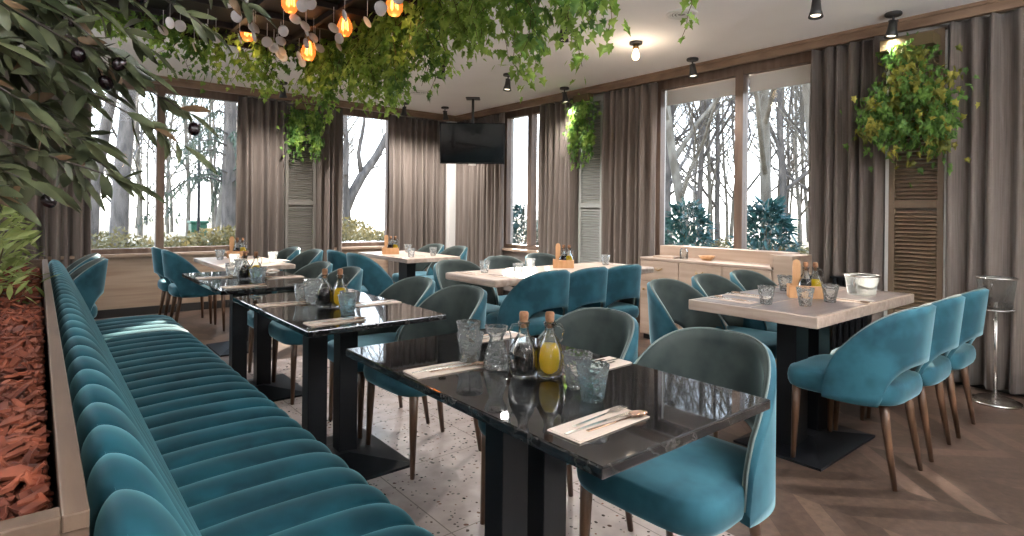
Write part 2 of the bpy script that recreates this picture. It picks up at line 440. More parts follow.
# ------------------------------------------------------------------ chair
def superpad(b, w, d, z0, z1, r, n=44, crown=.02, e=3.4, taper=.0, mi=0):
    """soft cushion, superellipse plan"""
    def ring(k, z):
        out = []
        for j in range(n):
            t = 2*pi*j/n; c_, s_ = cos(t), sin(t)
            x = (abs(c_)**(2/e))*(1 if c_ > 0 else -1)*w/2*k; y = (abs(s_)**(2/e))*(1 if s_ > 0 else -1)*d/2*k
            x *= 1 + taper*(y/(d/2)); out.append((x, y, z))
        return out
    rows = [ring(.5, z0), ring(1-r*1.2, z0)]
    for i in range(7):
        a = -pi/2 + pi*i/6
        rr = (z1-z0)/2
        rows.append(ring(1 - r*(1-cos(a)), (z0+z1)/2 + rr*sin(a)))
    rows.append(ring(.75, z1+crown*.6)); rows.append(ring(.4, z1+crown)); rows.append(ring(.02, z1+crown))
    b.grid(rows, True, True, mi)

SH_A = radians(103)
def shell_pt(a, z, off=0):
    rx, ry = .262 - off, .250 - off
    e = 2.3; s_, c_ = sin(a), cos(a)
    x = abs(s_)**(2/e)*(1 if s_ > 0 else -1)*rx
    y = -abs(c_)**(2/e)*(1 if c_ > 0 else -1)*ry
    k = max(0, (z-.40)/.42)
    y -= .045*k*max(0, c_)**.5 if c_ > 0 else 0
    x *= 1 - .06*k
    return Vector((x, y + .005, z))
def shell_top(a):
    u = min(1, abs(a)/SH_A); return .385 + (.795-.385)*max(0, 1-u**2.7)**.60
def shell_bot(a):
    a0 = radians(52); u = abs(a)/a0
    return .36 + (.185*sqrt(max(0, 1-u**3)) if u < 1 else 0)
def make_chair():
    t = thing('dining_chair', 'x', 'chair')
    b = MB(); superpad(b, .475, .50, .365, .458, .07, taper=.04, e=4.6, crown=.014); o = b.build('seat', 'velvet', t, smooth=True); o.location.y = .032
    na, nt_ = 56, 9
    A = [-SH_A + 2*SH_A*i/na for i in range(na+1)]
    th = .034
    outer = [[shell_pt(a, shell_bot(a) + (shell_top(a)-shell_bot(a))*j/nt_) for a in A] for j in range(nt_+1)]
    inner = [[shell_pt(a, shell_bot(a) + (shell_top(a)-shell_bot(a))*j/nt_, th) for a in A] for j in range(nt_+1)]
    mid = [[(outer[j][i]*.45+inner[j][i]*.55) for i in range(na+1)] for j in (0, nt_)]
    for p in mid[1]: p.z += .008
    # outer shell with rounded top edge
    b = MB(); b.grid([mid[0]] + outer + [mid[1]])
    b.grid([[r_[0] for r_ in [mid[0]]+outer+[mid[1]]], [r_[0] for r_ in [mid[0]]+inner+[mid[1]]]])
    b.grid([[r_[-1] for r_ in [mid[0]]+outer+[mid[1]]], [r_[-1] for r_ in [mid[0]]+inner+[mid[1]]]])
    back = b.build('backrest', 'velvet', t, smooth=True)
    b = MB(); b.grid([mid[0]] + inner + [mid[1]]); li = b.build('back_lining', 'lining', t, smooth=True); li['label'] = 'taupe velvet inner lining'
    b = MB(); b.tube([p + Vector((0,0,.001)) for p in mid[1]], .0036, 6); b.build('piping', 'piping', t, smooth=True)
    for sx in (-1, 1):
        for sy, (fx, fy) in ((-1, (.165, -.20)), (1, (.205, .225))):
            b = MB(); tx, ty = sx*(.195 if sy > 0 else .15), (.215 if sy > 0 else -.145)
            b.tube([(tx, ty, .385), (tx*.7+sx*fx*.3, ty*.7+fy*.3, .25), (sx*fx, fy, 0)], [.021, .018, .0105], 10)
            b.build('leg', 'leg', t, smooth=True)
    return t
chair = Proto(make_chair)
E_, W_, N_, S_ = -pi/2, pi/2, 0, pi       # facing +x, -x, +y, -y  (model faces +y)
CH_ = [
 (1.545,1.045,W_,'teal velvet chair pulled up to the nearest black marble table, foreground', 'black'),
 (1.55,1.57,W_,'teal chair at the far side seat of the nearest black marble table', 'black'),
 (1.52,2.49,W_,'teal chair at the near seat of the second black marble table', 'black'),
 (1.52,2.99,W_,'teal chair at the far seat of the second black marble table', 'black'),
 (1.45,3.80,W_,'teal chair at the near seat of the third black marble table', 'black'),
 (1.44,4.30,W_,'teal chair at the far seat of the third black marble table', 'black'),
 (1.92,5.72,W_,'teal chair right of the oak table by the wide window, near one', 'oak'),
 (1.87,6.22,W_,'teal chair right of the oak table by the wide window, far one', 'oak'),
 (1.20,6.38,E_,'teal chair with its back to the bench end, beside the oak window table, near one', 'oak'),
 (1.18,6.86,E_,'teal chair with its back to the bench end, beside the oak window table, far one', 'oak'),
 (.14,5.52,W_,'front one of the two nested teal chairs behind the far end of the bench', 'nest'),
 (.13,6.10,W_,'rear one of the two nested teal chairs behind the far end of the bench', 'nest'),
 (2.52,5.10,E_,'sunlit teal chair left of the oak table near the room corner, near one', 'corner'),
 (2.52,5.58,E_,'teal chair left of the oak table near the room corner, far one', 'corner'),
 (3.50,5.50,W_,'teal chair right of the oak table near the room corner, near one', 'corner'),
 (3.50,5.98,W_,'teal chair right of the oak table near the room corner, far one', 'corner'),
 (2.60,3.70,S_,'teal chair at the left end of the long oak table in the middle, far side', 'mid'),
 (3.18,3.82,S_,'teal chair on the far side of the middle long table, second from the left', 'mid'),
 (3.72,3.90,S_,'teal chair on the far side of the middle long table, nearest the pale shutter', 'mid'),
 (2.74,3.12,N_,'leftmost of three blue-lit chairs with their backs to us at the middle table', 'mid'),
 (3.14,3.12,N_,'middle of three blue-lit chairs with their backs to us at the middle table', 'mid'),
 (3.54,3.12,N_,'rightmost of three blue-lit chairs with backs to us, beside the sideboard', 'mid'),
 (2.90,1.86,S_,'teal chair left end of the far row at the right oak table, before the sideboard', 'right'),
 (3.38,1.88,S_,'middle teal chair of the far row at the right oak table, before the sideboard', 'right'),
 (3.84,1.88,S_,'right chair of the far row at the right oak table, before the sideboard', 'right'),
 (3.07,1.08,N_,'nearest of three teal chairs backing to us at the right oak table', 'right'),
 (3.55,1.08,N_,'middle of three teal chairs backing to us at the right oak table', 'right'),
 (4.03,1.08,N_,'farthest right of three teal chairs at the right oak table, by the champagne stand', 'right'),
]
GR = {'black':'chairs along the black marble tables','oak':'chairs round the oak window table','nest':'nested chairs at the bench end',
      'corner':'chairs round the corner table','mid':'chairs round the middle long table','right':'chairs round the right oak table'}
for i, (x, y, r_, lab, g) in enumerate(CH_):
    chair((x, y, 0), r_ + random.Random(i).uniform(-.05, .05), lab, GR[g])

# ------------------------------------------------------------------ tables
def pedestal_table(name, label, cat_m, x0, x1, y0, y1, zt, th, legs, bev=.004, group=None, base=(.26,.30), top_x=False):
    cx, cy = (x0+x1)/2, (y0+y1)/2
    t = thing(name, label, 'table', (cx, cy, 0), 0, group); w, d = (x1-x0)/2, (y1-y0)/2
    MB().box(-w, w, -d, d, zt-th, zt).build('table_top', cat_m, t, bevel=bev)
    bw, bd = base
    b = MB()   # low pyramidal foot plate
    vs = [(-bw,-bd,0),(bw,-bd,0),(bw,bd,0),(-bw,bd,0),(-bw,-bd,.012),(bw,-bd,.012),(bw,bd,.012),(-bw,bd,.012),
          (-.07,-.07,.055),(.07,-.07,.055),(.07,.07,.055),(-.07,.07,.055)]
    b.add(vs, [(0,3,2,1),(0,1,5,4),(1,2,6,5),(2,3,7,6),(3,0,4,7),(4,5,9,8),(5,6,10,9),(6,7,11,10),(7,4,8,11),(8,9,10,11)])
    b.build('base_plate', 'black', t)
    for (lx, ly, hw, hd) in legs:
        MB().box(lx-hw, lx+hw, ly-hd, ly+hd, .03, zt-th).build('leg', 'black', t, bevel=.003)
    MB().box(-min(w,.22), min(w,.22), -min(d,.25), min(d,.25), zt-th-.012, zt-th-.0005).build('support_plate', 'black', t)
    return t
LG = [(-.075, 0, .045, .04), (.075, 0, .045, .04)]
pedestal_table('marble_table', 'nearest black marble dining table with glasses and oil bottles', 'marble', .775,1.385, .685,1.79, .75,.024, LG, group='black marble tables', base=(.30,.28))
pedestal_table('marble_table', 'second black marble dining table, behind the nearest one', 'marble', .775,1.385, 2.13,3.20, .75,.024, LG, group='black marble tables', base=(.30,.28))
pedestal_table('marble_table', 'third black marble dining table, farthest from the viewer', 'marble', .775,1.385, 3.45,4.55, .75,.024, LG, group='black marble tables', base=(.30,.28))
L4 = [(-.10, 0, .07, .05), (.10, 0, .07, .05)]
pedestal_table('oak_table', 'small pale oak table in front of the wide back window', 'table_oak', 1.10,1.64, 4.80,5.92, .75,.035, [(0,0,.05,.05)], group='pale oak tables', base=(.22,.25))
pedestal_table('oak_table', 'pale oak table near the room corner below the television', 'table_oak', 2.66,3.26, 4.78,5.85, .75,.04, [(0,0,.05,.09)], group='pale oak tables')
pedestal_table('oak_table', 'long pale oak table in the middle with a wooden condiment caddy', 'table_oak', 2.32,4.02, 3.0,3.60, .75,.05, [(-.14,0,.07,.05),(.30,0,.07,.05)], bev=.012, group='pale oak tables', base=(.5,.2))
t7 = pedestal_table('oak_table', 'thick oak table at the right with grey inset top and ice bucket', 'table_oak', 2.56,3.80, 1.07,1.70, .765,.05, [(-.16,0,.07,.05),(.10,0,.07,.05)], group='pale oak tables', base=(.34,.22))
gi = MB(); gi.box(-.60,-.01,-.295,-.01,.7651,.7665); gi.box(.01,.60,-.295,-.01,.7651,.7665); gi.box(-.60,-.01,.01,.295,.7651,.7665); gi.box(.01,.60,.01,.295,.7651,.7665)
gi.build('inset_panel', 'table_dark', t7)['label'] = 'grey inset panel'

# ------------------------------------------------------------------ fluted bench
def bench():
    t = thing('banquette', 'long teal velvet bench with fluted channels beside the bark planter', 'bench', (0, 0, 0))
    pitch = .134; y0, y1 = -.35, 4.76; n = int((y1-y0)/pitch); k = 16
    def prof_seat():
        P = [(.20,.445),(.30,.452),(.40,.458),(.52,.460),(.62,.458),(.685,.450),(.73,.432),(.755,.40),(.765,.36),(.765,.28),(.762,.20),(.76,.13)]
        return P
    def prof_back():
        P = [(.054,.30),(.052,.55),(.050,.75),(.050,.82),(.056,.85),(.072,.866),(.094,.863),(.116,.846),(.136,.815),(.156,.772),(.184,.712),(.219,.635),(.260,.54),(.30,.44)]
        return P
    def smooth(P, k=4):
        out = []
        for i in range(len(P)-1):
            p0, p1, p2, p3 = [Vector(P[max(0, min(len(P)-1, i+q))]) for q in (-1, 0, 1, 2)]
            for j in range(k):
                t_ = j/k; out.append(tuple(.5*((2*p1) + (p2-p0)*t_ + (2*p0-5*p1+4*p2-p3)*t_*t_ + (3*p1-p0-3*p2+p3)*t_**3)))
        return out + [P[-1]]
    def flute(P, amp, name, y1_):
        P = smooth(P)
        # normals of the profile
        Ns = []
        for i in range(len(P)):
            a = Vector(P[max(0,i-1)]); c_ = Vector(P[min(len(P)-1,i+1)]); d = (c_-a).normalized(); Ns.append(Vector((-d.y, d.x)))
        rows = []
        nn = int((y1_-y0)/pitch)
        for i in range(nn*k+1):
            u = (i % k)/k; y = y0 + i*pitch/k
            hgt = sin(pi*u)**.5 if 0 < u < 1 else 0
            rows.append([(p[0]+Ns[j].x*amp*(hgt-1), y, p[1]+Ns[j].y*amp*(hgt-1)) for j, p in enumerate(P)])
        # round the far end off
        last = rows[-1]; cx = sum(p[0] for p in last)/len(last); cz = sum(p[2] for p in last)/len(last)
        rows.append([(p[0]*.97+cx*.03, p[1]+.012, p[2]*.97+cz*.03) for p in last])
        rows.append([(p[0]*.6+cx*.4, p[1]+.014, p[2]*.6+.3*.4) for p in last])
        b = MB(); b.grid(rows); b.f += [tuple(range(len(P)))[::-1]]; b.mi += [0]
        return b.build(name, 'bench', t, smooth=True)
    flute(prof_seat(), .022, 'seat', y1)
    flute(prof_back(), .021, 'backrest', y1)
    MB().box(.06, .72, y0+.02, y1-.12, 0, .14).build('plinth', 'plinth', t)
    MB().box(.056, .60, y0+.01, y1-.14, .14, .40).build('carcass', 'plinth', t)
bench()

# ------------------------------------------------------------------ planter with bark
t = thing('planter_box', 'wooden planter box filled with red bark beside the teal bench', 'planter', (0,0,0))
b = MB(); X0, X1, Y0, Y1 = -1.45, .045, .76, 4.55; w = .024
b.box(X1-.022, X1, Y0, Y1, 0, .86); b.box(X0, X0+.03, Y0, Y1, 0, .86); b.box(X0+.03, X1-.022, Y0, Y0+.022, 0, .86); b.box(X0+.03, X1-.022, Y1-.03, Y1, 0, .86)
b.build('box_wall', 'rim', t)
b = MB(); b.box(X1-w, X1, Y0-.004, Y1+.004, .86, .88); b.box(X0, X0+w, Y0, Y1, .86, .88); b.box(X0+w, X1-w, Y0-.004, Y0+w, .86, .88); b.box(X0+w, X1-w, Y1-w, Y1+.004, .86, .88)
b.build('rim', 'rim', t, bevel=.002)
MB().box(X0+.031, X1-.031, Y0+.031, Y1-.031, .60, .80).build('soil', 'soil', t)
R = random.Random(3); b = MB()
def chip(b, c_, L_, W_2, H_, rot):
    vs = []
    pts = [(-.5,-.3),(-.15,-.5),(.35,-.42),(.5,.1),(.2,.5),(-.4,.4)]
    pts = [(p[0]*L_*R.uniform(.8,1.15), p[1]*W_2*R.uniform(.7,1.2)) for p in pts]
    bend = R.uniform(-.25,.25)*L_
    for s_ in (-1, 1):
        for p in pts: vs.append(c_ + rot @ Vector((p[0], p[1], s_*H_/2 + bend*(p[0]/L_)**2*2)))
    n = len(pts)
    fs = [tuple(range(n))[::-1], tuple(range(n, 2*n))] + [(i, (i+1)%n, n+(i+1)%n, n+i) for i in range(n)]
    b.add(vs, fs)
from mathutils import Euler
for i in range(13500):
    if i < 9500: x = R.uniform(-.55, .02); y = .80 + 1.75*R.random()**1.2
    else: x = R.uniform(-1.35, .02); y = R.uniform(.80, 4.48)
    L_ = R.uniform(.016, .042)*(1 if i < 9500 else 1.5); W_2 = L_*R.uniform(.22,.5)
    z = .812 + R.random()*.044
    x = min(x, .012 - L_*.35)
    rot = Euler((R.gauss(0,.45), R.gauss(0,.45), R.uniform(0,2*pi))).to_matrix()
    chip(b, Vector((x, max(y, .80+L_*.4), z)), L_, W_2, R.uniform(.003,.006), rot)
tag(b.build('bark_mulch', 'mulch'), 'red brown bark chips filling the planter box', 'bark mulch', kind='stuff')

# ------------------------------------------------------------------ leaves
def leaf(b, base, d, up, L_, W_, kind='oval', bend=.15, mi=0):
    d = d.normalized(); s_ = d.cross(up)
    if s_.length < 1e-4: s_ = d.cross(Vector((1,0,0)))
    s_.normalize(); n_ = s_.cross(d).normalized()
    if kind == 'oval':
        prof = [(0,.06),(.18,.55),(.42,1),(.68,.82),(.88,.4),(1,0)]
        L0 = []; L1 = []; Lm = []
        for (u, w_) in prof:
            c_ = base + d*(u*L_) - n_*(bend*L_*u*u)
            L0.append(c_ - s_*w_*W_/2 + n_*w_*W_*.12); L1.append(c_ + s_*w_*W_/2 + n_*w_*W_*.12); Lm.append(c_)
        b.grid([L0, Lm, L1], mi=mi)
    elif kind == 'ivy':
        pts = [(0,0),(-.08,.42),(.22,.28),(.35,.50),(.55,.22),(1,0),(.55,-.22),(.35,-.50),(.22,-.28),(-.08,-.42)]
        vs = [base + d*(.45*L_) + n_*.06*L_]
        for (u, w_) in pts:
            vs.append(base + d*(u*L_) + s_*w_*W_ - n_*bend*L_*(u*u*.5 + abs(w_)*.6))
        m_ = len(pts); b.add(vs, [(0, 1+i, 1+(i+1)%m_) for i in range(m_)], mi)
    else:
        b.add([base - s_*W_/2, base + d*L_, base + s_*W_/2], [(0,1,2)], mi)
def rv(R, s_=1): return Vector((R.gauss(0,s_), R.gauss(0,s_), R.gauss(0,s_)))

def ivy_strand(top, length, R, leafL=.045, dens=60, spread=.035, m='ivy', label='', group=None, out=Vector((0,0,0)), name='ivy_vine', cat='ivy', nstem=2, wire=0):
    fb = MB(); sb = MB()
    for q in range(nstem):
        L_ = length*R.uniform(.75, 1.0) if q else length
        p = Vector((0,0,0)) + Vector((R.gauss(0,.02), R.gauss(0,.02), 0)); pts = [p.copy()]; n = 8
        for i in range(n):
            p = p + Vector((R.gauss(0,spread*.35), R.gauss(0,spread*.35), -L_/n)) + out*(1-i/n)*.3/n; pts.append(p.copy())
        sb.tube(pts, [.0025 - .0015*i/n for i in range(n+1)], 5)
        for i in range(int(L_*dens)):
            u = R.random()**.85*n*.999; k = int(u); c_ = pts[k].lerp(pts[k+1], u-k)
            d = Vector((R.gauss(0,1), R.gauss(0,1), R.gauss(-.6,.5))).normalized()
            c_ = c_ + d*R.uniform(.004, spread)
            s_ = leafL*R.uniform(.55,1.15)*(1-.35*u/n)
            leaf(fb, c_, Vector((d.x*.6, d.y*.6, -.8+R.gauss(0,.3))), d + rv(R,.25), s_, s_*.95, 'ivy', R.uniform(0,.3))
    sb.tube([(0,0,0),(0,0,wire or .05)], .0012 if wire else .004, 4)
    o = fb.build(name, m); o.location = top
    sb.build('stem', 'stem', o, smooth=True)
    return tag(o, label, cat, group)

# dark canopy above the table row, with its hanging ivy, discs and bulbs
t = thing('hanging_canopy', 'dark suspended ceiling canopy above the marble tables', 'canopy', (.5, 2.0, 2.17))
MB().box(-.95, .95, -1.6, 1.72, .03, .51).build('canopy_body', 'canopy', t)
b = MB()
for i in range(7): b.box(-.95+i*.313, -.93+i*.313, -1.6, 1.72, 0, .03)
for j in range(11): b.box(-.95, .95, -1.6+j*.33, -1.58+j*.33, .0001, .0299)
b.build('trellis', 'canopy', t)
R = random.Random(11)
gi = 0
side = []
yy = 1.22
while yy < 3.66: side.append((1.38 + R.gauss(0,.05), yy)); yy += .075
for (x, y) in side:
    mm = R.choice(['ivy','ivy','ivy_dark','ivy_yellow'])
    L_ = R.uniform(.26,.50) if y > 1.6 else R.uniform(.30,.56)
    ivy_strand((min(x,1.44), y, 2.22), L_, R, .056, 120, .07, 'ivy' if mm == 'ivy_yellow' else mm, 'trailing green ivy vine along the right edge of the dark canopy', 'ivy vines along the canopy', nstem=3)
xx = 1.30
while xx > -.2:
    for yo in (3.66, 3.50):
        ivy_strand((xx, min(3.68, yo+R.gauss(0,.03)), 2.22), R.uniform(.10,.34) if yo > 3.5 else R.uniform(.06,.16), R, .055, 110, .065, R.choice(['ivy','ivy','ivy_dark']), 'trailing green ivy vine along the far edge of the dark canopy', 'ivy vines along the far canopy edge', nstem=3)
    xx -= .13
for (x, y, L_) in [(1.60, 1.10, .27)]:
    ivy_strand((x, y, 2.05), L_, R, .045, 70, .03, 'ivy', 'short loose ivy tendril hanging in front of the ceiling, right of the canopy', 'loose ivy tendrils', nstem=1, wire=CH-2.05)

# mirrored discs on threads
def make_disc():
    t = thing('hanging_disc', 'x', 'ornament')
    b = MB(); b.lathe([(.004,-.002),(.025,-.002),(.028,0),(.025,.002),(.004,.002)], n=14, mx=Matrix.Rotation(radians(70), 4, 'X')); b.build('disc', 'disc', t, smooth=True)
    b = MB(); b.tube([(0,0,.026),(0,0,.10)], .0012, 4); b.build('thread', 'disc', t); return t
disc = Proto(make_disc)
for i in range(52):
    x = R.uniform(.40, 1.26); y = R.uniform(2.1, 3.5)
    disc((x, y, 2.07), R.uniform(0, 3), 'small shiny round disc hanging under the dark canopy', 'discs under the canopy')
def make_bulb():
    t = thing('pendant_bulb', 'x', 'lamp')
    b = MB(); b.lathe([(.002,-.072),(.022,-.066),(.037,-.042),(.040,-.020),(.030,.010),(.017,.034),(.015,.045)], n=18); b.build('bulb_glass', 'amber_glass', t, smooth=True)
    b = MB()
    for k in range(4):
        a = k*pi/2; b.tube([(.005*cos(a), .005*sin(a), .03), (.012*cos(a), .012*sin(a), -.035)], .0022, 5)
    b.build('filament', 'filament', t)
    b = MB(); b.lathe([(.017,.035),(.019,.04),(.019,.075),(.010,.085),(.004,.09)], n=14); b.build('socket', 'brass', t, smooth=True)
    b = MB(); b.tube([(0,0,.085),(0,0,.2)], .003, 6); b.build('cord', 'black', t); return t
bulb = Proto(make_bulb)
for (x, y, z, lab) in [(.89,3.41,2.20,'leftmost glowing amber pendant bulb under the canopy'),(1.14,3.17,2.09,'lowest glowing amber pendant bulb beneath the canopy front'),
                  (1.22,2.87,2.17,'glowing amber pendant bulb just above the ivy, right of the lowest one'),(1.23,2.35,2.145,'glowing amber pendant bulb at the top edge among the ivy'),
                  (.87,2.65,2.155,'glowing amber pendant bulb at the top edge above the discs')]:
    bulb((x, y, z), 0, lab, 'amber pendant bulbs')
for (x, y, z) in [(.89,3.41,2.12),(1.14,3.17,2.02),(1.23,2.35,2.08)]:
    l = bpy.data.lights.new('bulb_light', 'POINT'); l.energy = .35; l.color = (1,.55,.25); l.shadow_soft_size = .03
    o = bpy.data.objects.new('bulb_light', l); COL.objects.link(o); o.location = (x, y, z-.06)

# wall ivy ---------------------------------------------------------------
def wall_ivy(label, c_, rx, ry, rz, n, m, sizes, seed, lobes=None, norm=Vector((0,-1,0))):
    R = random.Random(seed); fb = MB(); sb = MB()
    sb.box(-rx*.5, rx*.5, -ry*.5, ry*.5, -.02, .06)
    mats = m
    for i in range(n):
        if lobes:
            lx, lz, lw, lh = R.choice(lobes)
        else: lx, lz, lw, lh = 0, -rz, 1.0, rz
        a = R.uniform(0, 2*pi); r_ = abs(R.gauss(0, .52))
        x = lx*rx + cos(a)*r_*lw*rx; z = min(.12, lz + sin(a)*r_*lh*(1.25 if sin(a) < 0 else 1))
        y = R.uniform(-1, .4)*ry*sqrt(max(.05, 1-(min(r_,1))**2))
        p = Vector((x, y, z)); s_ = R.uniform(*sizes)
        d = Vector((R.gauss(0,.5), R.gauss(0,.4), -1+R.gauss(0,.4)))
        leaf(fb, p, d, norm + rv(R,.8), s_, s_*.8, 'ivy', R.uniform(.1,.5), mi=int(max(0, min(.99, .5 + noise.noise(p*9)*1.3 + R.gauss(0,.12)))*len(m)))
    for q in range(10):
        x = R.uniform(-.6,.6)*rx; sb.tube([(x*.4,0,.02),(x,R.uniform(-.5,.5)*ry,-rz*.5),(x*1.1,R.uniform(-.5,.5)*ry,-rz*1.2)], .003, 5)
    o = fb.build('hanging_ivy', m); o.location = c_; sb.build('basket', 'stem', o)
    return tag(o, label, 'ivy', 'ivy plants on the shutters')
wall_ivy('bushy hanging ivy in front of the grey back shutter', (2.65, 7.46, 2.50), .26, .10, .28, 1300, ['ivy_dark','ivy_dark','ivy'], (.04,.065), 1,
         [(-.45,-.20,.55,.24),(-.4,-.38,.45,.2),(.55,-.22,.45,.24),(.55,-.42,.35,.16),(0,-.1,.9,.12)])
o = wall_ivy('bushy hanging ivy in front of the pale shutter on the right wall', (4.93, 4.72, 2.52), .24, .09, .34, 1100, ['ivy_dark','ivy_dark','ivy'], (.045,.07), 2,
         [(-.2,-.22,.8,.26),(-.5,-.42,.4,.24),(.4,-.46,.45,.20),(0,-.1,.9,.12)])
o.rotation_euler.z = -pi/2
o = wall_ivy('largest hanging ivy with yellow leaves above the brown shutter, top right', (4.88, 1.42, 2.43), .33, .17, .42, 2100, ['ivy_dark','ivy_dark','ivy_yellow'], (.038,.062), 3,
         [(0,-.05,.5,.12),(0,-.28,.75,.24),(-.35,-.42,.75,.24),(.4,-.38,.7,.26),(0,-.58,.75,.22),(-.6,-.52,.45,.2),(.6,-.6,.3,.22)])
o.rotation_euler.z = -pi/2

# ------------------------------------------------------------------ olive tree (top left, close)
R = random.Random(21)
t = thing('olive_tree', 'olive tree with dark leaves and black olives overhanging the planter, upper left', 'tree', (0,0,0))
tb = MB(); tb.tube([(-.78,1.25,.80),(-.76,1.28,1.1),(-.70,1.3,1.5),(-.60,1.32,1.75),(-.52,1.3,2.0)], [.05,.045,.038,.03,.022], 10); tb.build('trunk', 'bark', t, smooth=True)
brs = []
def sm(a, b_, c_, n=10):
    out = []
    for i in range(n+1):
        u = i/n; out.append(a*(1-u)**2 + b_*2*u*(1-u) + c_*u*u)
    return out
root = Vector((-.62,1.3,1.70)); root2 = Vector((-.70,1.28,1.50)); root3 = Vector((-.55,1.3,1.9))
ends = [ # main twigs : (end, root, density)
 ((.17,1.02,1.30),root), ((.20,1.12,1.38),root), ((.10,1.10,1.245),root2), ((.06,1.09,1.30),root2), ((.30,1.18,1.60),root3),
 ((.38,1.22,1.68),root3), ((.22,1.14,1.53),root3), ((.12,1.2,1.56),root3), ((.10,1.15,1.44),root), ((.02,1.05,1.40),root),
 ((.0,1.12,1.24),root2), ((-.02,1.0,1.33),root), ((.02,1.10,1.50),root3), ((.12,1.08,1.42),root), ((-.04,1.15,1.27),root2), ((.0,1.2,1.36),root2),
 ((.28,1.2,1.50+.12),root3), ((-.03,1.05,1.47),root3), ((.05,1.0,1.54),root3), ((.16,1.1,1.60),root3), ((-.06,1.0,1.22),root2), ((.06,1.16,1.38),root), ((-.02,1.08,1.18+.06),root2), ((.15,1.2,1.48),root3)]
bb = MB(); lb = MB(); ob = MB()
fruits = []
for q in range(105):
    ends.append(((R.uniform(-.30,.09), R.uniform(1.0,1.45), R.uniform(1.24,1.72)), R.choice([root,root2,root3])))
for e, rt in ends:
    e = Vector(e) + rv(R,.006); midp = (rt+e)/2 + Vector((0,0,.05+R.gauss(0,.03)))
    pts = sm(rt, midp, e); bb.tube(pts, [.006 - .0048*i/10 for i in range(11)], 6)
    for i in range(3, 11):
        for k in range(11 if i > 5 else 7):
            p = pts[i].lerp(pts[max(0,i-1)], R.random()); tg = (pts[i]-pts[i-1]).normalized()
            d = tg*.8 + rv(R,.55) + Vector((0,0,-.25)); L_ = R.uniform(.028,.058)
            leaf(lb, p, d, Vector((0,-.6,.8))+rv(R,.5), L_, L_*R.uniform(.28,.42), 'oval', R.uniform(-.1,.35), mi=(1 if R.random() < .09 else 0))
        if R.random() < .04 and i > 5:
            fruits.append(pts[i] + Vector((R.gauss(0,.01), R.gauss(0,.01), -.018)))
    leaf(lb, e, (e-pts[-3]) + Vector((0,0,-.02)), Vector((0,-.5,1)), .07, .02)
bb.build('branches', 'bark', t, smooth=True)
lb.build('foliage', ['olive','olive_brown'], t, smooth=True)
for f in fruits + [Vector((.203,1.10,1.335)), Vector((.08,1.10,1.395)), Vector((.045,1.09,1.43)), Vector((.012,1.1,1.21))]:
    b = MB(); b.lathe([(.0005,-.0115),(.005,-.0105),(.0085,-.006),(.0098,0),(.0085,.006),(.005,.0105),(.0005,.0118)], n=12); b.tube([(0,0,.011),(.002,0,.022)], .0008, 4)
    o = b.build('olive', 'fruit', t, smooth=True); o.location = f; o.rotation_euler = (R.gauss(0,.4), R.gauss(0,.4), 0)

# light green shrub in planter
def shrub(name, label, c_, rx, ry, h, n, m, sizes, seed, kind='oval', wr=.25, cat='shrub', group=None, stems=8):
    R = random.Random(seed); fb = MB(); sb = MB()
    tips = []
    for i in range(stems):
        a = R.uniform(0,2*pi); r_ = R.random()**.5
        e = Vector((cos(a)*rx*r_, sin(a)*ry*r_, h*R.uniform(.55,1))); sb.tube(sm(Vector((0,0,0)), Vector((e.x*.3,e.y*.3,e.z*.6)), e, 6), [.008-.001*i_ for i_ in range(7)], 5); tips.append(e)
    for i in range(n):
        a = R.uniform(0,2*pi); zz = R.random(); prof = sqrt(max(.0, 1-(2*zz-.75)**2/1.6))
        r_ = R.random()**.4*prof
        p = Vector((cos(a)*rx*r_, sin(a)*ry*r_, h*(.05+.95*zz)))
        d = Vector((cos(a), sin(a), R.gauss(.3,.5))) + rv(R,.4); s_ = R.uniform(*sizes)
        leaf(fb, p, d, Vector((0,0,1))+rv(R,.4), s_, s_*wr, kind, R.uniform(0,.3))
    o = fb.build(name, m); o.location = c_; sb.build('stem', 'stem', o)
    return tag(o, label, cat, group)
shrub('leafy_shrub', 'bright green leafy shrub growing from the bark in the planter', (-.29, 3.4, .80), .24, .5, .60, 800, 'bush', (.07,.12), 5)
shrub('leafy_shrub', 'small pale green seedling by the far end of the planter', (-.13, 2.9, .82), .14, .16, .30, 60, 'bush', (.05,.09), 6, stems=5)

# ------------------------------------------------------------------ sideboard
t = thing('sideboard', 'pale oak sideboard with drawers below the big right window', 'cabinet', (4.5, 0, 0))
ya, yb = 2.22, 3.52
MB().box(0, .46, ya, yb, .05, .76).build('carcass', 'oak_y', t)
MB().box(.03, .46, ya+.02, yb-.02, 0, .05).build('plinth', 'plinth', t)
MB().box(-.012, .30, ya+.01, yb, .76, .782).build('counter', 'table_oak', t, bevel=.003)
nd = 3
for i in range(nd):
    y0 = ya + .01 + i*(yb-ya-.02)/nd; y1 = y0 + (yb-ya-.02)/nd - .008
    d = MB().box(-.02, -.001, y0, y1, .56, .752).build('drawer', 'oak_y', t, bevel=.002)
    b = MB(); ym = (y0+y1)/2
    b.tube([(-.022, ym-.035, .69), (-.04, ym-.02, .675), (-.042, ym, .67), (-.04, ym+.02, .675), (-.022, ym+.035, .69)], .006, 8); b.build('handle', 'brass', d, smooth=True)
    d = MB().box(-.02, -.001, y0, y1, .06, .552).build('door', 'oak_y', t, bevel=.002)
    b = MB(); b.lathe([(.002,0),(.010,.002),(.012,.008),(.006,.02)], n=12, mx=Matrix.Translation((-.02, y1-.04, .48)) @ Matrix.Rotation(-pi/2, 4, 'Y')); b.build('knob', 'brass', d, smooth=True)
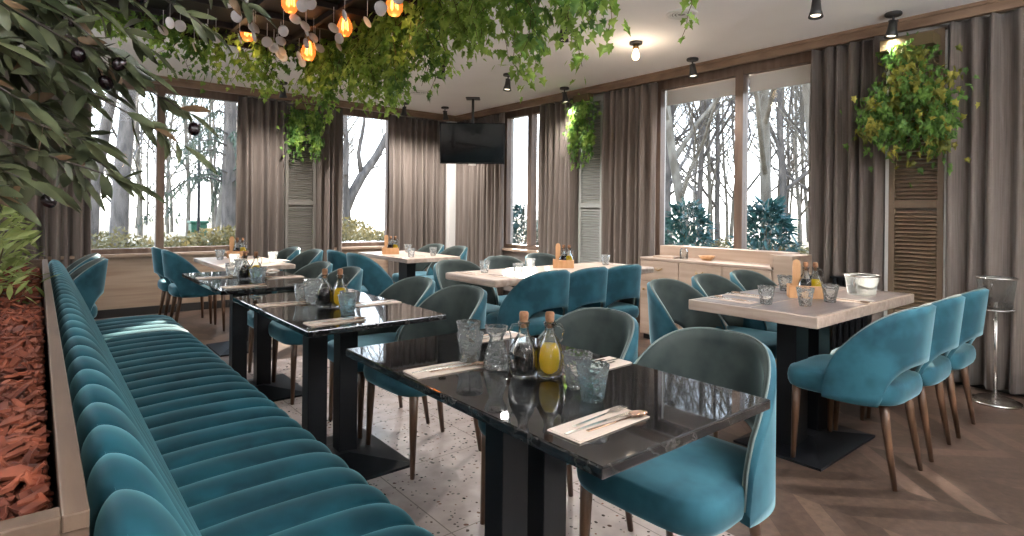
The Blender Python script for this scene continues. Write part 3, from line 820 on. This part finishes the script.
b = MB(); b.box(.30, .46, ya, yb, .76, .885); b.box(0, .30, ya-.0, ya+.03, .783, .885) ; b.build('planter_trough', 'oak_y', t, bevel=.003)
MB().box(.03,.20, yb-.35, yb-.12, .782, .80).build('tray', 'oak_y', t)
MB().box(0, .34, ya-.15, ya-.001, 0, .88).build('end_panel', 'oak_y', t, bevel=.003)
# dark radiator beyond the sideboard
t = thing('radiator', 'dark low radiator between the sideboard and the brown curtain', 'radiator', (4.93, 1.78, 0))
b = MB()
for i in range(6): b.box(-.04,.04,-.10+i*.045,-.07+i*.045,.10,.70)
b.build('radiator_body', 'black', t, bevel=.004)
MB().box(-.05,.05,-.12,.17,.70,.715).build('top_rail', 'black', t)
MB().box(-.03,.03,-.10,.15,0,.10).build('feet', 'black', t)

# ------------------------------------------------------------------ television
t = thing('television', 'black flat television hanging from the ceiling in the corner', 'television', (4.35, 6.13, 2.085), radians(-39), None)
tvs = [MB().box(-.42, .42, -.02, .02, -.265, .265).build('casing', 'black', t, bevel=.006)]
tvs += [MB().box(-.405, .405, -.0225, -.0205, -.245, .25).build('screen', 'blackgloss', t)]
tvs += [MB().box(-.05, .05, -.024, -.0201, -.285, -.262).build('sensor_tab', 'ring', t)]
for o in tvs: o.rotation_euler.x = radians(8)
b = MB(); b.tube([(0,.05,.1),(0,.05,.597)], .018, 10); b.box(-.09,.09,-.04,.14,.585,.595); b.build('ceiling_mount', 'fixture', t)
MB().box(-.12,.12,.02,.05,-.12,.14).build('bracket', 'black', t)
t.rotation_euler.x = radians(-4) if False else 0

# ------------------------------------------------------------------ ceiling spotlights and vents
def make_spot():
    t = thing('spotlight', 'x', 'lamp')
    b = MB(); b.lathe([(.002,0),(.052,0),(.055,-.006),(.055,-.018),(.05,-.024),(.002,-.024)], n=20); b.build('mount', 'fixture', t, smooth=False)
    b = MB(); b.tube([(0,0,-.02),(0,0,-.06)], .008, 8); b.box(-.012,.012,-.03,.03,-.068,-.055); b.build('arm', 'fixture', t)
    b = MB(); mx = Matrix.Translation((0,0,-.06)) @ Matrix.Rotation(radians(8), 4, 'X')
    b.lathe([(.004,0),(.026,-.002),(.030,-.05),(.034,-.075),(.046,-.12),(.044,-.12),(.030,-.07),(.004,-.06)], n=20, mx=mx); b.build('lamp_shade', 'fixture', t, smooth=True)
    b = MB(); b.lathe([(.002,-.112),(.03,-.108),(.034,-.10),(.022,-.08)], n=16, mx=mx); b.build('bulb', 'spot_bulb', t, smooth=True); return t
M['spot_bulb'] = bulb_mat('spot_bulb', (1,.86,.66), 1.2)
spot = Proto(make_spot)
SP = [(3.07,3.14,'black ceiling spotlight hanging lowest, just right of the ivy'),(3.05,4.81,'black ceiling spotlight left of the ivy tips, upper middle'),
      (3.88,4.82,'black ceiling spotlight in the middle of the ceiling, left of the cornice one'),(4.80,3.17,'black ceiling spotlight at the cornice above the big window'),
      (4.80,4.90,'black ceiling spotlight at the cornice above the pale shutter'),(4.45,6.95,'small black ceiling spotlight by the corner above the television'),
      (2.18,6.88,'black ceiling spotlight seen through the ivy above the grey shutter'),(3.86,7.05,'small black ceiling spotlight at the back cornice, over the corner curtain'),
      (4.80,1.50,'black ceiling spotlight above the largest hanging ivy'),(3.95,1.68,'black ceiling spotlight cut by the top edge of the picture')]
for i, (x, y, lab) in enumerate(SP): spot((x, y, CH-.0005), i*.9, lab, 'black ceiling spotlights')
# bare glowing bulb fixture
t = thing('ceiling_bulb_lamp', 'glowing bare bulb on a dark round ceiling mount', 'lamp', (3.98,3.19,CH-.0005))
b = MB(); b.lathe([(.002,0),(.055,0),(.055,-.02),(.002,-.022)], n=20); b.build('mount', 'fixture', t)
b = MB(); b.lathe([(.018,-.022),(.020,-.03),(.028,-.055),(.026,-.06),(.004,-.06)], n=16); b.build('socket', 'brass', t, smooth=True)
b = MB(); b.lathe([(.015,-.06),(.022,-.085),(.031,-.11),(.031,-.13),(.02,-.15),(.002,-.157)], n=18); b.build('bulb', 'warm_bulb', t, smooth=True)
def vent(label, x, y, r_):
    t = thing('ceiling_vent', label, 'vent', (x, y, CH-.0005), 0, 'round ceiling vents')
    b = MB(); b.lathe([(r_*.72,-.002),(r_*.8,-.012),(r_,-.004),(r_,0),(r_*.72,0)], n=32, cap=False); b.build('rim', 'ring', t, smooth=True)
    b = MB(); b.lathe([(.002,-.001),(r_*.74,-.001),(r_*.74,-.004),(.002,-.004)], n=32); b.build('grille', 'ventdark', t)
    b = MB()
    for k in (.25,.45,.62): b.lathe([(r_*k,-.004),(r_*k+.008,-.010),(r_*k+.012,-.004)], n=28, cap=False)
    b.build('louver', 'ring', t, smooth=True)
vent('round white-rimmed ceiling vent near the top right of the ivy', 3.67, 2.52, .115)
vent('round grey ceiling vent above the corner curtain, left of the spotlight', 3.64, 6.31, .13)

# ------------------------------------------------------------------ tableware
def make_tumbler(m='tumbler'):
    b = MB(); b.lathe([(.002,0),(.024,0),(.027,.004),(.034,.05),(.041,.088),(.0385,.088),(.0315,.05),(.0245,.010),(.002,.008)], n=24)
    o = b.build('tumbler', m, None, smooth=True); return tag(o, 'x', 'glass')
tum = Proto(make_tumbler); btum = Proto(lambda: make_tumbler('blue_tumbler'))
def make_carafe():
    b = MB(); b.lathe([(.002,0),(.034,0),(.038,.005),(.036,.02),(.030,.05),(.021,.078),(.019,.086),(.024,.098),(.032,.112),(.034,.120),(.031,.120),(.022,.10),(.0165,.086),(.0185,.078),(.027,.05),(.033,.02),(.034,.009),(.002,.006)], n=24)
    return tag(b.build('carafe', 'tumbler', None, smooth=True), 'x', 'carafe')
carafe = Proto(make_carafe)
def make_bottle(liq, lname):
    t = thing('condiment_bottle', 'x', 'bottle')
    b = MB(); b.lathe([(.002,0),(.026,0),(.032,.006),(.0375,.025),(.0385,.045),(.034,.066),(.024,.084),(.0145,.098),(.012,.112),(.0155,.122),(.0155,.126),(.0125,.126),(.0095,.112),(.012,.098),(.021,.083),(.0315,.065),(.036,.045),(.035,.026),(.030,.008),(.002,.004)], n=24)
    b.build('bottle_glass', 'bottle', t, smooth=True)
    b = MB(); b.lathe([(.002,.0045),(.0295,.0085),(.0345,.026),(.0355,.045),(.031,.064),(.0265,.073),(.002,.0735)], n=24); b.build(lname, liq, t, smooth=True)
    b = MB(); b.lathe([(.002,.112),(.0094,.112),(.0096,.126),(.0115,.130),(.012,.144),(.010,.148),(.002,.149)], n=16); b.build('cork_stopper', 'cork', t, smooth=True)
    b = MB(); b.tube([(.013,0,.118),(.028,0,.118),(.035,0,.104),(.032,0,.088),(.022,0,.078)], .0035, 8); b.build('handle', 'bottle', t, smooth=True)
    t.scale = (1.08, 1.08, 1.2); return t
oilb = Proto(lambda: make_bottle('oil', 'olive_oil')); balb = Proto(lambda: make_bottle('balsamic', 'balsamic_vinegar'))
def make_napkin():
    b = MB(); b.box(-.045,.045,-.115,.115,0,.0025); b.box(-.043,.043,-.113,.050,.0025,.0045)
    return tag(b.build('paper_napkin', 'paper', None, bevel=.0008), 'x', 'napkin')
napkin = Proto(make_napkin)
def outline(b, pts, z0, z1):
    n = len(pts); vs = [(x,y,z0) for x,y in pts] + [(x,y,z1) for x,y in pts]
    b.add(vs, [tuple(range(n))[::-1], tuple(range(n,2*n))] + [(i,(i+1)%n,n+(i+1)%n,n+i) for i in range(n)])
def make_fork():
    b = MB(); outline(b, [(-.004,-.10),(.004,-.10),(.0025,.02),(.011,.045),(-.011,.045),(-.0025,.02)], 0, .002)
    for k in range(4): x = -.0095 + k*.0063; b.box(x-.0014, x+.0014, .0449, .085, 0, .002)
    return tag(b.build('fork', 'chrome', None), 'x', 'fork')
def make_knife():
    b = MB(); outline(b, [(-.004,-.11),(.004,-.11),(.005,0),(.009,.03),(.008,.085),(-.003,.11),(-.004,0)], 0, .002)
    return tag(b.build('knife', 'chrome', None, bevel=.0005), 'x', 'knife')
def make_spoon():
    b = MB(); outline(b, [(-.004,-.10),(.004,-.10),(.002,.035),(-.002,.035)], .001, .003)
    rows = []
    for k, (s_, z) in enumerate([(1.0,.004),(.8,.0018),(.5,.0006),(.05,.0002)]):
        rows.append([(.017*s_*cos(2*pi*j/18), .058+.026*s_*sin(2*pi*j/18), z) for j in range(18)])
    b.grid(rows, True); b.grid([[(p[0], p[1], p[2]+.0012) for p in r_] for r_ in rows][::-1], True)
    return tag(b.build('spoon', 'copper', None, smooth=True), 'x', 'spoon')
M['copper'] = mat('warm_steel', (.75,.52,.38), .15, metal=1)
fork = Proto(make_fork); knife = Proto(make_knife); spoon = Proto(make_spoon)
def setting(x, y, z, rz, where, full=True):
    napkin((x, y, z+.0003), rz, 'folded paper napkin under cutlery, ' + where, 'paper napkins')
    def at(dx, dy): return (x + dx*cos(rz) - dy*sin(rz), y + dx*sin(rz) + dy*cos(rz), z + .0052)
    fork(at(-.020, .03), rz+.06, 'steel fork on the napkin, ' + where, 'forks')
    knife(at(.004, .0), rz-.02, 'steel knife on the napkin, ' + where, 'knives')
    if full: spoon(at(.026, .035), rz-.05, 'round spoon on the napkin, ' + where, 'spoons')
ZT = .750
g = 'tumblers'
for idx, (ty, nm) in enumerate([(0, 'nearest marble table'), (1.42, 'second marble table'), (2.76, 'third marble table')]):
    setting(.93, .83+ty, ZT, radians(-88) , 'near bench side of the ' + nm)
    setting(.905, 1.39+ty, ZT, radians(-93), 'far bench side of the ' + nm)
    setting(1.265, 1.15+ty, ZT, radians(91), 'near chair side of the ' + nm)
    setting(1.26, 1.64+ty, ZT, radians(88), 'far chair side of the ' + nm)
    btum((1.03, .945+ty, ZT+.0003), .3, 'bluish textured tumbler nearest the viewer on the ' + nm, g)
    tum((1.08, 1.045+ty, ZT+.0003), 1.3, 'clear textured tumbler right of the oil bottle on the ' + nm, g)
    tum((1.0, 1.41+ty, ZT+.0003), .5, 'clear textured tumbler by the left napkin of the ' + nm, g)
    tum((1.10, 1.56+ty, ZT+.0003), 2.2, 'clear textured tumbler at the far side of the ' + nm, g)
    carafe((1.025, 1.315+ty, ZT+.0003), 0, 'small waisted glass carafe behind the vinegar on the ' + nm, 'small carafes')
    oilb((1.085, 1.155+ty, ZT+.0003), radians(-35), 'olive oil bottle with yellow oil and cork on the ' + nm, 'oil bottles')
    balb((1.03, 1.20+ty, ZT+.0003), radians(-215), 'dark balsamic vinegar bottle with cork on the ' + nm, 'vinegar bottles')

def make_caddy():
    t = thing('condiment_caddy', 'x', 'caddy')
    b = MB(); b.box(-.085,.085,-.05,.05,0,.008); b.box(-.085,.085,-.05,-.042,.008,.065); b.box(-.085,.085,.042,.05,.008,.065)
    b.box(-.085,-.077,-.042,.042,.008,.065); b.box(.077,.085,-.042,.042,.008,.065); b.build('box', 'caddy', t)
    b = MB()
    pts = [(-.017,.065),(.017,.065),(.020,.17),(.016,.19),(.006,.198),(-.006,.198),(-.016,.19),(-.020,.17)]
    n = len(pts); vs = [(p[0]-.045, -.006, p[1]) for p in pts] + [(p[0]-.045, .006, p[1]) for p in pts]
    vs2 = [(x, y, z if z > .07 else .008) for x, y, z in vs]
    b.add(vs2, [tuple(range(n)), tuple(range(n,2*n))[::-1]] + [(i,n+i,n+(i+1)%n,(i+1)%n) for i in range(n)]); b.build('handle', 'caddy', t)
    return t
caddy = Proto(make_caddy)
def caddyset(x, y, z, rz, nm):
    caddy((x, y, z+.0003), rz, 'small wooden condiment caddy with upright handle on the ' + nm, 'condiment caddies')
    def at(dx, dy): return (x + dx*cos(rz) - dy*sin(rz), y + dx*sin(rz) + dy*cos(rz), z + .0087)
    oilb(at(.045, 0), rz, 'bottle of olive oil standing in the caddy on the ' + nm, 'oil bottles')
    balb(at(.0, .0) if False else at(-.0,.0), rz+pi/2, 'dark vinegar bottle standing in the caddy on the ' + nm, 'vinegar bottles')
caddyset(3.13, 1.37, .7665, radians(-58), 'right oak table')
caddyset(1.42, 5.72, .75, radians(-14), 'oak window table')
caddyset(2.84, 5.45, .75, radians(-28), 'corner oak table')
caddyset(3.32, 3.38, .75, radians(-44), 'middle long table')
g7 = 'tumblers'
tum((2.73, 1.38, .767), .2, 'clear tumbler near the left end of the right oak table', g7)
tum((2.83, 1.24, .767), 1.2, 'clear tumbler near the front edge of the right oak table', g7)
tum((3.06, 1.22, .767), 2.2, 'clear tumbler in front of the wooden caddy on the right oak table', g7)
tum((3.30, 1.56, .767), 2.9, 'clear tumbler behind the wooden caddy on the right oak table', g7)
for (x, y, rz, w_) in [(2.70,1.54,radians(0),'left back place of the right oak table'), (2.92,1.57,0,'middle back place of the right oak table'),
                       (3.45,1.57,0,'right back place of the right oak table'), (3.18,1.19,pi,'front place of the right oak table by the caddy')]:
    setting(x, y, .7665, rz+pi/2*0, w_)
for (x, y, nm) in [(1.22,5.0,'near end of the oak window table'),(1.55,5.1,'near right corner of the oak window table'),(1.25,5.6,'far left of the oak window table'),
                   (2.80,4.95,'near left corner of the corner table'),(3.08,5.0,'near right corner of the corner table'),(3.10,5.55,'far right of the corner table'),
                   (2.62,3.12,'left front of the middle long table'),(2.55,3.42,'left back of the middle long table'),(2.98,3.40,'centre of the middle long table'),(3.80,3.35,'right end of the middle long table')]:
    z = .7503
    tum((x, y, z), x, 'clear tumbler at the ' + nm, 'tumblers')
    setting(x+.10 if x < 2 or x > 3.1 else x-.12, y+.14 if x<2 else y+.02, .75, 0.1, nm, False)
tum((4.63, 3.38, .7823), 0, 'clear tumbler on the far end of the sideboard', 'tumblers') if False else None

# ice bucket with two handles on the right oak table
t = thing('ice_bucket', 'clear ice bucket with steel rim and side handles on the right oak table', 'bucket', (3.52, 1.24, .7668))
b = MB(); b.lathe([(.004,0),(.066,0),(.070,.004),(.082,.105),(.0785,.105),(.0665,.008),(.004,.006)], n=28); b.build('bucket_body', 'ice_glass', t, smooth=True)
b = MB(); b.lathe([(.0815,.098),(.086,.098),(.087,.106),(.082,.110),(.0785,.106)], n=28, cap=False); b.build('rim', 'chrome', t, smooth=True)
for s_ in (-1, 1):
    b = MB(); b.tube([(s_*.080,0,.088),(s_*.102,0,.090),(s_*.106,0,.07),(s_*.098,0,.05),(s_*.076,0,.05)], .004, 8); b.build('handle', 'chrome', t, smooth=True)
# champagne bucket on a floor stand
t = thing('champagne_stand', 'steel champagne bucket on a tall floor stand before the dark curtain', 'ice bucket stand', (4.80, .90, 0))
b = MB(); b.lathe([(.004,0),(.135,0),(.140,.006),(.135,.014),(.11,.018),(.10,.03),(.06,.036),(.025,.05),(.012,.07),(.004,.07)], n=32); b.build('base', 'chrome', t, smooth=True)
b = MB(); b.tube([(0,0,.06),(0,0,.60)], .011, 12); b.build('pole', 'chrome', t, smooth=True)
b = MB(); b.lathe([(.10,.60),(.104,.604),(.10,.608),(.09,.604)], n=28, cap=False); b.tube([(-.10,0,.604),(.10,0,.604)], .005, 8); b.tube([(0,-.10,.604),(0,.10,.604)], .005, 8); b.build('support_ring', 'chrome', t, smooth=True)
b = MB(); b.lathe([(.004,.61),(.078,.61),(.084,.62),(.103,.80),(.108,.808),(.105,.812),(.098,.80),(.078,.625),(.004,.62)], n=32); b.build('bucket', 'ice_glass', t, smooth=True)
b = MB(); b.lathe([(.102,.798),(.110,.803),(.110,.811),(.103,.813)], n=32, cap=False); b.build('rim', 'chrome', t, smooth=True)
for s_ in (-1,1):
    b = MB(); b.tube([(s_*.098,0,.77),(s_*.12,0,.775),(s_*.12,0,.74),(s_*.093,0,.73)], .004, 8); b.build('handle', 'chrome', t, smooth=True)
# glass jar and wooden dish on the sideboard
b = MB(); b.lathe([(.002,0),(.035,0),(.038,.01),(.038,.08),(.03,.09),(.03,.10),(.027,.10),(.027,.09),(.035,.08),(.035,.012),(.002,.006)], n=20)
o = tag(b.build('glass_jar', 'bottle', None, smooth=True), 'clear glass jar on the far end of the sideboard', 'jar'); o.location = (4.70, 3.20, .8855) if False else (4.12+.5, 3.12, .7825)
b = MB(); b.lathe([(.004,0),(.04,0),(.075,.04),(.071,.04),(.038,.006),(.004,.006)], n=24)
o = tag(b.build('wooden_dish', 'caddy', None, smooth=True), 'small brown dish on the sideboard counter', 'dish'); o.location = (4.68, 2.92, .7825)

# ------------------------------------------------------------------ outside
GZ = -.12
gb = MB(); gb.box(XW+.25, 90, -30, 90, GZ-.1, GZ); gb.box(-60, XW+.25, YB+.25, 90, GZ-.1, GZ)
structure(gb.build('ground', 'ground'))
tag(MB().box(-30, 60, 15.5, 19.5, GZ+.0005, GZ+.02).build('park_path', 'path'), 'pale asphalt path crossing the park behind the hedge', 'path', kind='structure')
def hedge(label, x0, x1, y0, y1, h, n, seed, m='hedge'):
    R = random.Random(seed); b = MB()
    for i in range(n):
        x = R.uniform(x0, x1); y = R.uniform(y0, y1); hh = h*(.7+.3*noise.noise(Vector((x*.9, y*.9, seed)))*1.6)
        z = R.random()**.6*hh
        d = rv(R) + Vector((0,0,.4)); s_ = R.uniform(.05,.10)
        leaf(b, Vector((x-x0, y-y0, z)), d, rv(R), s_, s_*.6, 'tri')
    o = b.build('hedge', m); o.location = (x0, y0, GZ+.001)
    return tag(o, label, 'hedge', kind='stuff')
hedge('low yellowish hedge outside the wide back window', -3, 6.5, 10.0, 11.6, 1.15, 30000, 1)
hedge('low rust and yellow bushes in the woods outside the right window', 11, 12.5, 1, 12, .75, 16000, 2)

def tree_mesh(seed, H, r0, spreadd=.5, depth=4, lean=0, first=.35, dens=5):
    R = random.Random(seed); b = MB()
    def branch(p, d, L_, r_, lev):
        pts = [p.copy()]; rad = [r_]; n = 6 if lev == 0 else (4 if lev < 3 else 3); q = p.copy(); dd = d.copy()
        for i in range(n):
            dd = (dd + rv(R, .05 if lev == 0 else .14) + Vector((0,0,.06 if lev else .03))).normalized()
            q = q + dd*L_/n; pts.append(q.copy()); rad.append(r_*(1 - (.55 if lev == 0 else .72)*(i+1)/n))
        b.tube(pts, rad, 9 if lev == 0 else (5 if lev < 2 else 3), cap=False)
        if lev >= depth: return
        nb = dens if lev == 0 else (4 if lev < 3 else 3)
        for k in range(nb + (2 if lev == 0 else 0)):
            u = (first + (1-first)*(k+.5)/nb) if lev == 0 else R.uniform(.25, 1)
            u = min(.999, u); f = u*n; i = int(f); c_ = pts[i].lerp(pts[i+1], f-i); rr = rad[i]*.6
            ax = rv(R).cross(dd).normalized()
            nd_ = (dd*R.uniform(.5,1.0) + ax*R.uniform(.5,1.0)*spreadd*1.6).normalized()
            branch(c_, nd_, L_*R.uniform(.38,.6)*(1.0 if lev else .9), max(rr, .006), lev+1)
    branch(Vector((0,0,0)), Vector((lean,0,1)).normalized(), H, r0, 0)
    return b
protos = []
for i in range(6):
    protos.append(Proto((lambda i: lambda: tag(tree_mesh(100+i, random.Random(i).uniform(8,12), random.Random(i+9).uniform(.06,.13), dens=10, first=.12).build('bare_tree', 'bark_pale' if i%3 else 'bark', None, smooth=True), 'x', 'tree'))(i)))
TR = []
R = random.Random(5)
# woods seen through the right wall windows
for i in range(95):
    a = radians(R.uniform(36, 82)); d = R.uniform(13, 38); TR.append((d*sin(a), d*cos(a)))
# park seen through the back windows
for i in range(48):
    a = radians(R.uniform(-2, 36)); d = R.uniform(21, 55); TR.append((d*sin(a), d*cos(a)))
for i, (x, y) in enumerate(TR):
    if x < XW+3 and y < 12: continue
    if any(abs((x-wx)*cos(radians(40)) - (y-wy)*sin(radians(40))) < 1.3 and y < 30 for wx, wy in ((5.2,2.5),(5.2,3.5),(3.5,7.7),(1.2,7.7),(5.2,5.9))): continue
    o = protos[i % 6]((x, y, GZ), R.uniform(0, 6.28), 'bare leafless tree in the bright woods outside the windows', 'bare trees in the park')
    s_ = R.uniform(.8, 1.2); o.scale = (s_, s_, s_)
def tree1(label, x, y, seed, H, r0, m='bark', **k):
    o = tree_mesh(seed, H, r0, **k).build('bare_tree', m, None, smooth=True); o.location = (x, y, GZ); return tag(o, label, 'tree')
tree1('thick grey tree trunk outside the left pane of the wide back window', 1.35, 15.2, 31, 10, .19, dens=7)
tree1('slim grey tree trunk left in the wide back window', .95, 16.5, 32, 10, .14, dens=7)
b = tree_mesh(37, 4.5, .07, first=.15, dens=8)
for v_i, v_ in enumerate(b.v): b.v[v_i] = (v_[0]-.15, v_[1]-.3, v_[2]+2.2)
b.tube([(0,0,0),(-.02,0,.7),(-.08,0,1.3),(-.12,-.1,2.0),(-.15,-.3,3.0)], [.24,.19,.17,.12,.07], 12)
b.tube([(-.08,0,1.2),(.12,0,1.7),(.42,.05,2.2),(.85,.1,2.75),(1.3,.1,3.6),(1.6,0,4.6)], [.13,.13,.12,.10,.08,.05], 10)
b.tube([(.42,.05,2.2),(.35,.1,2.8),(.5,.1,3.6),(.45,0,4.5)], [.07,.05,.04,.02], 6)
for k_ in range(5): b.tube([(.5+k_*.2,.05,2.3+k_*.3),(.9+k_*.2,.2,2.5+k_*.35),(1.5+k_*.2,.1,2.4+k_*.5)], [.035,.02,.006], 5)
o = b.build('bare_tree', 'bark', None, smooth=True); o.location = (6.05, 14.0, GZ); tag(o, 'forked dark tree with a diagonal limb outside the tall back window', 'tree')
tree1('thick pale trunk at the right edge of the big window view', 9.3, 3.75, 34, 10, .20, 'bark_pale', lean=-.05, dens=7)
tree1('slender forked tree in the right half of the big window', 9.6, 4.85, 35, 8, .10, 'bark_pale', first=.2, dens=8)
tree1('tree with long diagonal branch in the left half of the big window', 10.6, 7.0, 36, 8, .11, 'bark_pale', first=.15, dens=8)
# drooping conifer behind the back window right pane
R = random.Random(8); b = MB(); sb = MB(); sb.tube([(0,0,0),(0,.05,5),(0,0,9)], [.2,.13,.03], 8)
for i in range(95):
    z = R.uniform(1.9, 8.6); a = R.uniform(0, 2*pi); L_ = (9.4-z)*.30*R.uniform(.7,1.1)
    pts = [Vector((cos(a)*L_*u, sin(a)*L_*u, z + .3*sin(u*3) - .9*u*u*L_*.6)) for u in (0,.25,.5,.75,1)]
    sb.tube(pts, [.03,.02,.015,.01,.005], 4)
    for k in range(110):
        f = R.uniform(.6, 3.99); j = int(f); p = pts[j].lerp(pts[j+1], f-j); leaf(b, p + rv(R,.03), Vector((R.gauss(0,.4), R.gauss(0,.4), -1)), rv(R), R.uniform(.10,.26), .03, 'tri')
o = b.build('conifer', 'conifer'); o.location = (3.6, 15.2, GZ); sb.build('trunk', 'bark', o); tag(o, 'drooping conifer outside the right pane of the wide back window', 'tree')
# blue green shrubs just outside the right windows
for i, (x, y, h, lab) in enumerate([(6.35,4.25,1.42,'blue-green shrub outside the left half of the big window'),(6.35,3.22,1.45,'blue-green shrub outside the right half of the big window'),
                         (6.6,7.75,1.40,'blue-green shrub outside the far right-wall window, left pane'),(6.5,6.9,1.45,'blue-green shrub outside the far right-wall window, right pane')]):
    shrub('evergreen_shrub', lab, (x, y, GZ), .34, .34, h, 1500, 'blueleaf', (.10,.17), 40+i, wr=.28, group=None, stems=14)
# green litter bin, bench and white parked car shape beyond the path
t = thing('litter_bin', 'green litter bin on the path outside the wide back window', 'bin', (3.75, 19.6, GZ+.02))
MB().box(-.22,.22,-.22,.22,.0,.85).build('bin_body', 'bin', t, bevel=.03)
MB().box(-.25,.25,-.25,.25,.85,.93).build('lid', 'bin', t, bevel=.02)
t = thing('lamp_post', 'thin dark lamp post behind the green bin in the park', 'lamp post', (3.65, 19.0, GZ+.02))
b = MB(); b.tube([(0,0,0),(0,0,3.8)], .045, 8); b.build('pole', 'black', t)
b = MB(); b.lathe([(.02,3.8),(.16,3.85),(.18,4.05),(.05,4.15)], n=12); b.build('lantern', 'ring', t)
t = thing('outdoor_table', 'pale outdoor table on the terrace outside the tall back window', 'table', (4.55, 10.2, GZ))
MB().box(-.6,.6,-.4,.4,.70,.74).build('table_top', 'snow', t); 
for sx in (-1,1):
    for sy in (-1,1): MB().box(sx*.5-.03,sx*.5+.03,sy*.32-.03,sy*.32+.03,0,.70).build('leg', 'snow', t)

# ------------------------------------------------------------------ light
w = bpy.data.worlds.new('World'); S.world = w; w.use_nodes = True
nt = w.node_tree; bg = nt.nodes['Background']
tc = nt.nodes.new('ShaderNodeTexCoord'); sp = nt.nodes.new('ShaderNodeSeparateXYZ'); cr = nt.nodes.new('ShaderNodeValToRGB')
nt.links.new(tc.outputs['Generated'], sp.inputs[0]); nt.links.new(sp.outputs[2], cr.inputs[0])
e = cr.color_ramp.elements; e[0].position = 0; e[0].color = (1,.98,.96,1); e[1].position = .7; e[1].color = (.50,.70,1,1)
q = e.new(.15); q.color = (.80,.91,1,1)
nt.links.new(cr.outputs[0], bg.inputs[0]); bg.inputs[1].default_value = 3.2
sun = bpy.data.lights.new('sun', 'SUN'); sun.energy = 15; sun.color = (1,.90,.76); sun.angle = radians(1.0)
so = bpy.data.objects.new('sun', sun); COL.objects.link(so)
az, el = radians(40), radians(23)      # azimuth from +Y towards +X
dv = Vector((sin(az)*cos(el), cos(az)*cos(el), sin(el))); so.rotation_euler = dv.to_track_quat('Z', 'Y').to_euler(); so.location = dv*30
for i, (x, y, lab) in enumerate(SP[:9]):
    l = bpy.data.lights.new('spot_light', 'SPOT'); l.energy = 75 if x < 4.5 else 34; l.color = (1,.94,.88); l.spot_size = radians(150); l.spot_blend = 1; l.shadow_soft_size = .04
    o = bpy.data.objects.new('spot_light', l); COL.objects.link(o); o.location = (x, y, CH-.20)
for (x, y, z_, e_) in [(-1.6,-1.0,1.9,45),(1.6,-1.0,2.0,70),(2.9,-1.0,2.0,80),(-1.9,4.6,1.9,55),(-1.9,2.2,1.9,30)]:   # added unseen fill lamps aimed up to brighten the ceiling, no fixtures
    l = bpy.data.lights.new('ceiling_fill', 'AREA'); l.energy = e_; l.size = .6; l.color = (.93,.97,1)
    o = bpy.data.objects.new('ceiling_fill', l); COL.objects.link(o); o.location = (x, y, z_); o.rotation_euler = (pi, 0, 0)
for (x, y) in [(.3,-2.4),(2.8,-2.4)]:  # added fill lamps behind the camera, out of view and without fixtures
    l = bpy.data.lights.new('rear_fill', 'AREA'); l.energy = 14; l.size = .9; l.color = (1,.93,.84)
    o = bpy.data.objects.new('rear_fill', l); COL.objects.link(o); o.location = (x, y, CH-.03)
l = bpy.data.lights.new('warm_bulb_light', 'POINT'); l.energy = 2; l.color = (1,.8,.6); l.shadow_soft_size = .04
o = bpy.data.objects.new('warm_bulb_light', l); COL.objects.link(o); o.location = (3.98,3.19,CH-.24)

# ------------------------------------------------------------------ camera
cam = bpy.data.cameras.new('camera'); co = bpy.data.objects.new('camera', cam); COL.objects.link(co); S.camera = co
F = 577.65; cam.sensor_width = 36; cam.lens = F*36/1024
cam.shift_y = (212.0-268)/1024; cam.clip_start = .02; cam.clip_end = 300
yaw = .686855; roll = .0106121
co.location = (0, 0, 1.2)
co.rotation_euler = (Matrix.Rotation(-yaw, 4, 'Z') @ Matrix.Rotation(pi/2, 4, 'X') @ Matrix.Rotation(roll, 4, 'Z')).to_euler()
vs = S.view_settings; vs.view_transform = 'Standard'; vs.look = 'None'; vs.gamma = 1; vs.exposure = 1.3; vs.use_curve_mapping = False
c = S.cycles if hasattr(S, 'cycles') else None
if c:
    c.use_denoising = True; c.max_bounces = 10; c.transmission_bounces = 8; c.transparent_max_bounces = 24; c.diffuse_bounces = 5
    c.caustics_reflective = False; c.caustics_refractive = False; c.sample_clamp_indirect = 6
